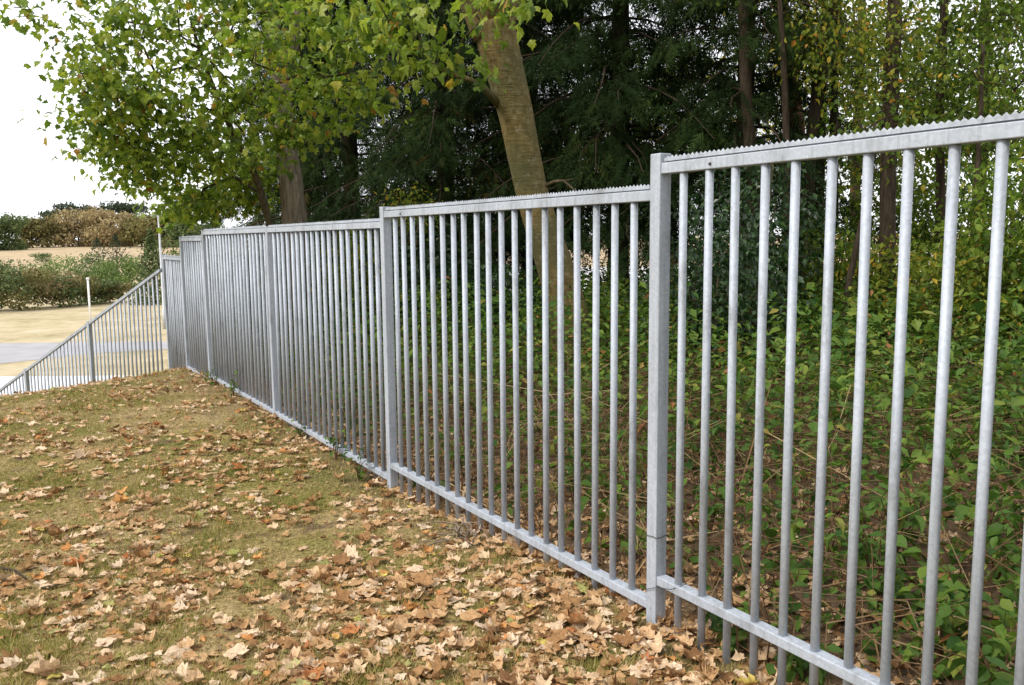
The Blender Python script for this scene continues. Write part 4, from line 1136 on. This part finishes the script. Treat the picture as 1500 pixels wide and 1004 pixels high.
tag(o, 'crumbled bits of dry leaf between the grass blades', 'leaf fragments')
pos, Rm, scl, rnd = litter(11000, True)
V, T, I = scatter(MAPLE_DRY1, pos, Rm, scl)
o = obj('woodland_litter', make_mesh('woodland_litter', V, [T], DRY, {'rnd': (rnd * .8)[I]}, smooth=True)); o['kind'] = 'stuff'
tag(o, 'brown fallen leaves littering the wood floor behind the fence', 'fallen leaves')

# sticks
def stick(name, label, pxs, r, mat, dz=.02):
    P = []
    for (u_, v_) in pxs:
        d_ = cF + cR * (u_ - 750) / FOC - cU * (v_ - 502) / FOC
        s = CAM_Z / -d_[2]; q = d_ * s
        for _ in range(6):
            s = (float(ground_z(q[0], q[1])) - CAM_Z + dz) / d_[2]; q = d_ * s
        P.append([q[0], q[1], q[2] + CAM_Z])
    P = np.array(P); base = P[0]
    mb = MB(); mb.tube(P, np.linspace(r, r * .5, len(P)), 7)
    o = obj(name, mb.mesh(name, mat, smooth=True, base=base), None, base); tag(o, label, 'stick')
stick('fallen_twig', 'dark curved twig on the lawn at the left edge', [(-30, 828), (0, 832), (22, 836), (38, 848)], .010, BARK_DARK, .03)
stick('fallen_twig', 'thin grey twig lying among leaves left of centre', [(60, 862), (110, 850), (150, 846)], .006, BARK_THIN, .02)
stick('fallen_twig', 'short thin twig near the bottom left', [(195, 905), (240, 892), (268, 882)], .005, BARK_THIN, .02)
rg = np.random.default_rng(95)
BRAMBLE = plain_mat('dead_bramble_bark', (.20, .15, .11), .85, .4, 25)
# the dead bramble arching over the bottom rail of the second panel
b = on_ground(fpos(1.52, -.10)); br_ = empty('dead_bramble', b)
tag(br_, 'dead grey bramble root tangled over the bottom rail of the second panel', 'plant')
mb = MB()
for k in range(16):
    P_ = [b + np.array([rg.normal(0, .03), rg.normal(0, .03), -.02])]; d_ = np.array([*(FD * rg.normal(0, .8) - FN * rg.uniform(-.1, .7)), rg.uniform(.1, .9)])
    for q in range(5):
        d_ = d_ + rg.normal(0, .55, 3) + [0, 0, -.22]; nx = P_[-1] + unit(d_) * rg.uniform(.05, .09)
        nx[2] = max(nx[2], float(ground_z(nx[0], nx[1])) + .01)
        s_ = (nx[:2] - F0) @ FN
        if s_ > -.012: nx[:2] -= FN * (s_ + .012)
        P_.append(nx)
    mb.tube(P_, np.linspace(rg.uniform(.004, .010), .0018, 6), 5)
obj('twigs', mb.mesh('twigs', BRAMBLE, smooth=True, base=np.array(b)), br_)['kind'] = 'stuff'

# ------------------------------------------------------------------ far left: low ground and the tree line
FARC = {
    'rust': leaf_mat('far_rust_hazed', [(0, (.22, .17, .08)), (.5, (.36, .28, .14)), (1, (.48, .39, .21))], transl=.2, rough=.8),  # autumn foliage lightened: the distance haze is mixed into this colour
    'olive': leaf_mat('far_olive', [(0, (.09, .085, .03)), (.5, (.17, .15, .05)), (1, (.26, .22, .08))], transl=.2, rough=.8),
    'green': leaf_mat('far_green', [(0, (.05, .08, .03)), (.5, (.10, .14, .05)), (1, (.19, .23, .085))], transl=.2, rough=.8),
    'bright': leaf_mat('far_bright_green', [(0, (.09, .15, .04)), (.5, (.15, .22, .06)), (1, (.24, .30, .09))], transl=.2, rough=.8),
    'dark': leaf_mat('far_dark_green', [(0, (.025, .04, .022)), (.6, (.045, .068, .035)), (1, (.08, .10, .05))], transl=.1, rough=.8),
    'heath': leaf_mat('far_heath', [(0, (.10, .10, .04)), (.4, (.17, .16, .06)), (.7, (.25, .19, .09)), (1, (.34, .24, .13))], transl=.2, rough=.8),
}
def far_tree(name, px, base_py, depth, hgt, wid, colour, label, seed, group, flat=False, cone=False, trunk=True, n=520, leaf=.45, cat='tree', up=.34):
    rg = np.random.default_rng(seed)
    c = at(px, base_py, depth); b = on_ground(c); base = np.array(b)
    root = empty(name, base); tag(root, label, cat, group)
    H, W = hgt, wid
    if trunk:
        mb = MB(); k0 = H * (.75 if flat else .5)
        mb.tube([b - [0, 0, .3], b + [0, 0, k0 * .5], b + [rg.normal(0, .03 * H), 0, k0]], [H * .03, H * .022, H * .012], 7)
        for q in range(5):
            az = rg.uniform(0, 6.28); mb.tube([b + [0, 0, k0 * rg.uniform(.6, 1)], b + [math.cos(az) * W * .3, math.sin(az) * W * .3, H * rg.uniform(.6, .85)]], [H * .012, H * .004], 5)
        obj('trunk', mb.mesh('trunk', BARK_DARK, smooth=True, base=base), root)
    if cone:
        z = rg.random(n) ** 1.4; a_ = rg.uniform(0, 6.28, n); r_ = W / 2 * (1 - z) * rg.uniform(.5, 1.1, n)
        pos = b + np.stack([np.cos(a_) * r_, np.sin(a_) * r_, z * H * 1.0 + .1], 1)
    else:
        lobes = []
        for q in range(9 if not flat else 6):
            az = rg.uniform(0, 6.28); rr = rg.uniform(.1, .34) * W
            zc = rg.uniform(up, .8) * H if not flat else rg.uniform(.7, .92) * H
            lobes.append((b + [math.cos(az) * rr, math.sin(az) * rr, zc], np.array([W * rg.uniform(.17, .27)] * 2 + [H * (rg.uniform(.12, .2) if not flat else .07)])))
        lobes.append((b + [0, 0, H * (.62 if not flat else .9)], np.array([W * .3, W * .3, H * (.36 if not flat else .08)])))
        pos = np.vstack([ellipsoid_pts(max(4, n // len(lobes)), c_, r_, rg, .55) for c_, r_ in lobes])
        pos[:, 2] = np.maximum(pos[:, 2], b[2] + .15)
    m = len(pos); od = unit(pos - (b + [0, 0, H * .45]) + rg.normal(0, .3, pos.shape) * H * .2)
    Rm = frames(rg.normal(size=(m, 3)) + [0, 0, -.4], od + rg.normal(0, .5, (m, 3)) + [0, 0, .4])
    tone = np.clip(rg.normal(.5, .22, m), 0, 1)
    V, T, I = scatter(RHOMB, pos, Rm, leaf * rg.uniform(.6, 1.3, m), rg=rg)
    obj('crown', make_mesh('crown', V - base, [T], FARC[colour], {'rnd': tone[I]}), root)
TL = 'autumn trees along the far tree line'
far = [(10, 364, 190, 8.5, 9, 'green', 'green tree at the far left end of the tree line'), (-30, 366, 185, 9, 10, 'green', 'green tree cut by the left edge of the tree line'),
       (48, 363, 205, 6.8, 8, 'olive', 'low olive tree in the gap of the tree line'), (70, 363, 210, 8.0, 9, 'olive', 'olive tree left of the rusty trees'),
       (92, 363, 215, 9.4, 10, 'rust', 'rusty tree under the flat-topped pine, left one'), (116, 363, 212, 9.6, 10, 'rust', 'rusty tree in the left middle of the tree line'),
       (140, 363, 215, 10.3, 10, 'rust', 'tallest rusty tree at the middle of the tree line'), (163, 364, 208, 9.2, 10, 'rust', 'rusty tree right of the tallest one'),
       (186, 364, 212, 8.6, 9, 'rust', 'rusty tree near the right end of the tree line'), (208, 364, 205, 8.2, 9, 'olive', 'olive-brown tree at the right end of the tree line'),
       (232, 364, 200, 8.0, 10, 'olive', 'olive tree behind the lamp post'), (262, 364, 200, 8.2, 10, 'green', 'green tree behind the far fence step'), (292, 364, 200, 8, 10, 'green', 'green tree low behind the maple')]
for k, (px, py, dp, hg, wd, col, lab) in enumerate(far):
    far_tree('far_tree', px, py, dp, hg, wd * 1.25, col, lab, 400 + k, TL, n=2600, leaf=.75, up=.02)
for k, (px, dp, hg, wd, lab) in enumerate([(100, 245, 12.2, 11, 'flat-topped dark pine rising over the rusty trees, left one'), (128, 250, 11.8, 10, 'flat-topped dark pine behind the tallest rusty tree'),
                                      (168, 245, 12.9, 11, 'dark pine standing highest over the tree line'), (196, 250, 12.4, 12, 'dark spreading pine over the right of the tree line'), (75, 250, 10, 8, 'small dark pine over the olive trees')]):
    far_tree('pine_tree', px, 362, dp, hg, wd, 'dark', lab, 430 + k, 'dark pines over the tree line', flat=True, n=900, leaf=.8)
for k, (px, py, dp, hg, wd, col, lab, kw) in enumerate([
    (145, 398, 92, 3.2, 4.0, 'dark', 'blue-green conifer in the middle of the young planting', dict(cone=True)), (172, 397, 96, 3.4, 3.6, 'dark', 'small dark conifer right in the young planting', dict(cone=True)),
    (135, 400, 84, 2.4, 3.6, 'green', 'green bush at the left of the young planting', {}), (158, 400, 80, 2.1, 3.2, 'bright', 'bright green bush in the young planting', {}),
    (172, 401, 79, 2.0, 2.8, 'bright', 'rounded bright green bush right in the planting', {}), (188, 399, 86, 2.2, 4, 'green', 'green bush beside the cypress', {}),
    (224, 404, 62, 3.5, 2.6, 'green', 'rounded dark green conifer left of the lamp post', dict(cone=True, n=2200)), (246, 402, 75, 4.0, 4.5, 'green', 'green bush behind the lamp post', {}), (275, 402, 75, 4.2, 5, 'green', 'green bush behind the far fence panels', {}),
    (205, 402, 80, 2.4, 3, 'bright', 'light green bush left of the cypress', {}), (105, 394, 110, 2.0, 6, 'bright', 'pale green low bush on the pink field', {}), (62, 384, 135, 1.2, 3, 'green', 'tiny bush alone on the pink field', {})]):
    far_tree('far_bush' if not kw.get('cone') else 'far_conifer', px, py, dp, hg * 1.5, wd * 1.35, col, lab, 460 + k, 'young planting on the low ground', trunk=bool(kw.get('cone')), leaf=.26, cat='shrub', up=.2, **{'n': 700, **kw})
hb = [(-25, 452, 56, 3.6, 5.0, 'green'), (8, 452, 57, 3.4, 4.2, 'green'), (34, 448, 58, 3.1, 4.2, 'olive'), (58, 447, 59, 2.9, 4.0, 'heath'), (80, 445, 60, 2.7, 4.0, 'heath'), (103, 444, 61, 2.4, 3.8, 'green'),
      (124, 443, 62, 2.2, 3.6, 'olive'), (146, 442, 63, 2.0, 3.4, 'green'), (166, 441, 64, 1.7, 3.2, 'olive'), (20, 430, 72, 3.4, 6, 'green'), (60, 428, 74, 3.2, 6, 'bright'), (100, 426, 76, 2.8, 6, 'green'), (140, 424, 78, 2.0, 5, 'bright'), (-15, 432, 70, 3.6, 6, 'green')]
hw = ['leftmost bush of the hedge, cut by the edge', 'tall green bush at the left of the hedge', 'olive bush third from left in the front hedge', 'rusty bush left of the hedge middle', 'rusty bush in the hedge middle', 'green bush right of the hedge middle behind the white post',
      'olive bush just right of the white post', 'small green bush near the right end of the hedge', 'last small olive bush at the right end of the hedge', 'green bush in the rear hedge row at left', 'light green bush in the rear hedge row', 'green bush in the rear hedge row right of middle', 'light low bush at the rear right of the hedge', 'green bush at the left edge in the rear row']
for k, ((px, py, dp, hg, wd, col), lab) in enumerate(zip(hb, hw)):
    far_tree('hedge_bush', px, py, dp, hg, wd, col, lab, 500 + k, 'hedge bushes on the low ground', trunk=False, leaf=.22, n=1300, cat='shrub', up=.12)

WHITE = plain_mat('white_paint', (.75, .75, .74), .5, .08, 3)
GREYP = plain_mat('grey_pole', (.42, .43, .45), .5, .1, 3, .3)
b = on_ground(at(133, 474, 46)); r_ = empty('marker_post', b); tag(r_, 'thin white marker post on the dry bank at left', 'post')
mb = MB(); mb.tube([(0, 0, -.2), (0, 0, 2.5)], .05, 12); obj('pole', mb.mesh('pole', WHITE, smooth=True), r_)
mb = MB(); mb.tube([(0, 0, 2.5), (0, 0, 2.56), (0, 0, 2.62)], [.07, .09, .06], 12); obj('cap', mb.mesh('cap', WHITE, smooth=True), r_)
b = on_ground(at(238, 420, 44)); r_ = empty('lamp_post', b); tag(r_, 'slim grey lamp post rising behind the end of the stepped fence', 'lamp post')
mb = MB(); mb.tube([(0, 0, -.2), (0, 0, 1.0), (0, 0, 1.02), (0, 0, 5.9)], [.10, .10, .06, .045], 10); obj('pole', mb.mesh('pole', GREYP, smooth=True), r_)
mb = MB(); mb.tube([(0, 0, 5.9), (0, 0, 5.94), (0, 0, 6.1), (0, 0, 6.14)], [.05, .09, .11, .04], 12); obj('lamp_head', mb.mesh('lamp_head', GREYP, smooth=True), r_)
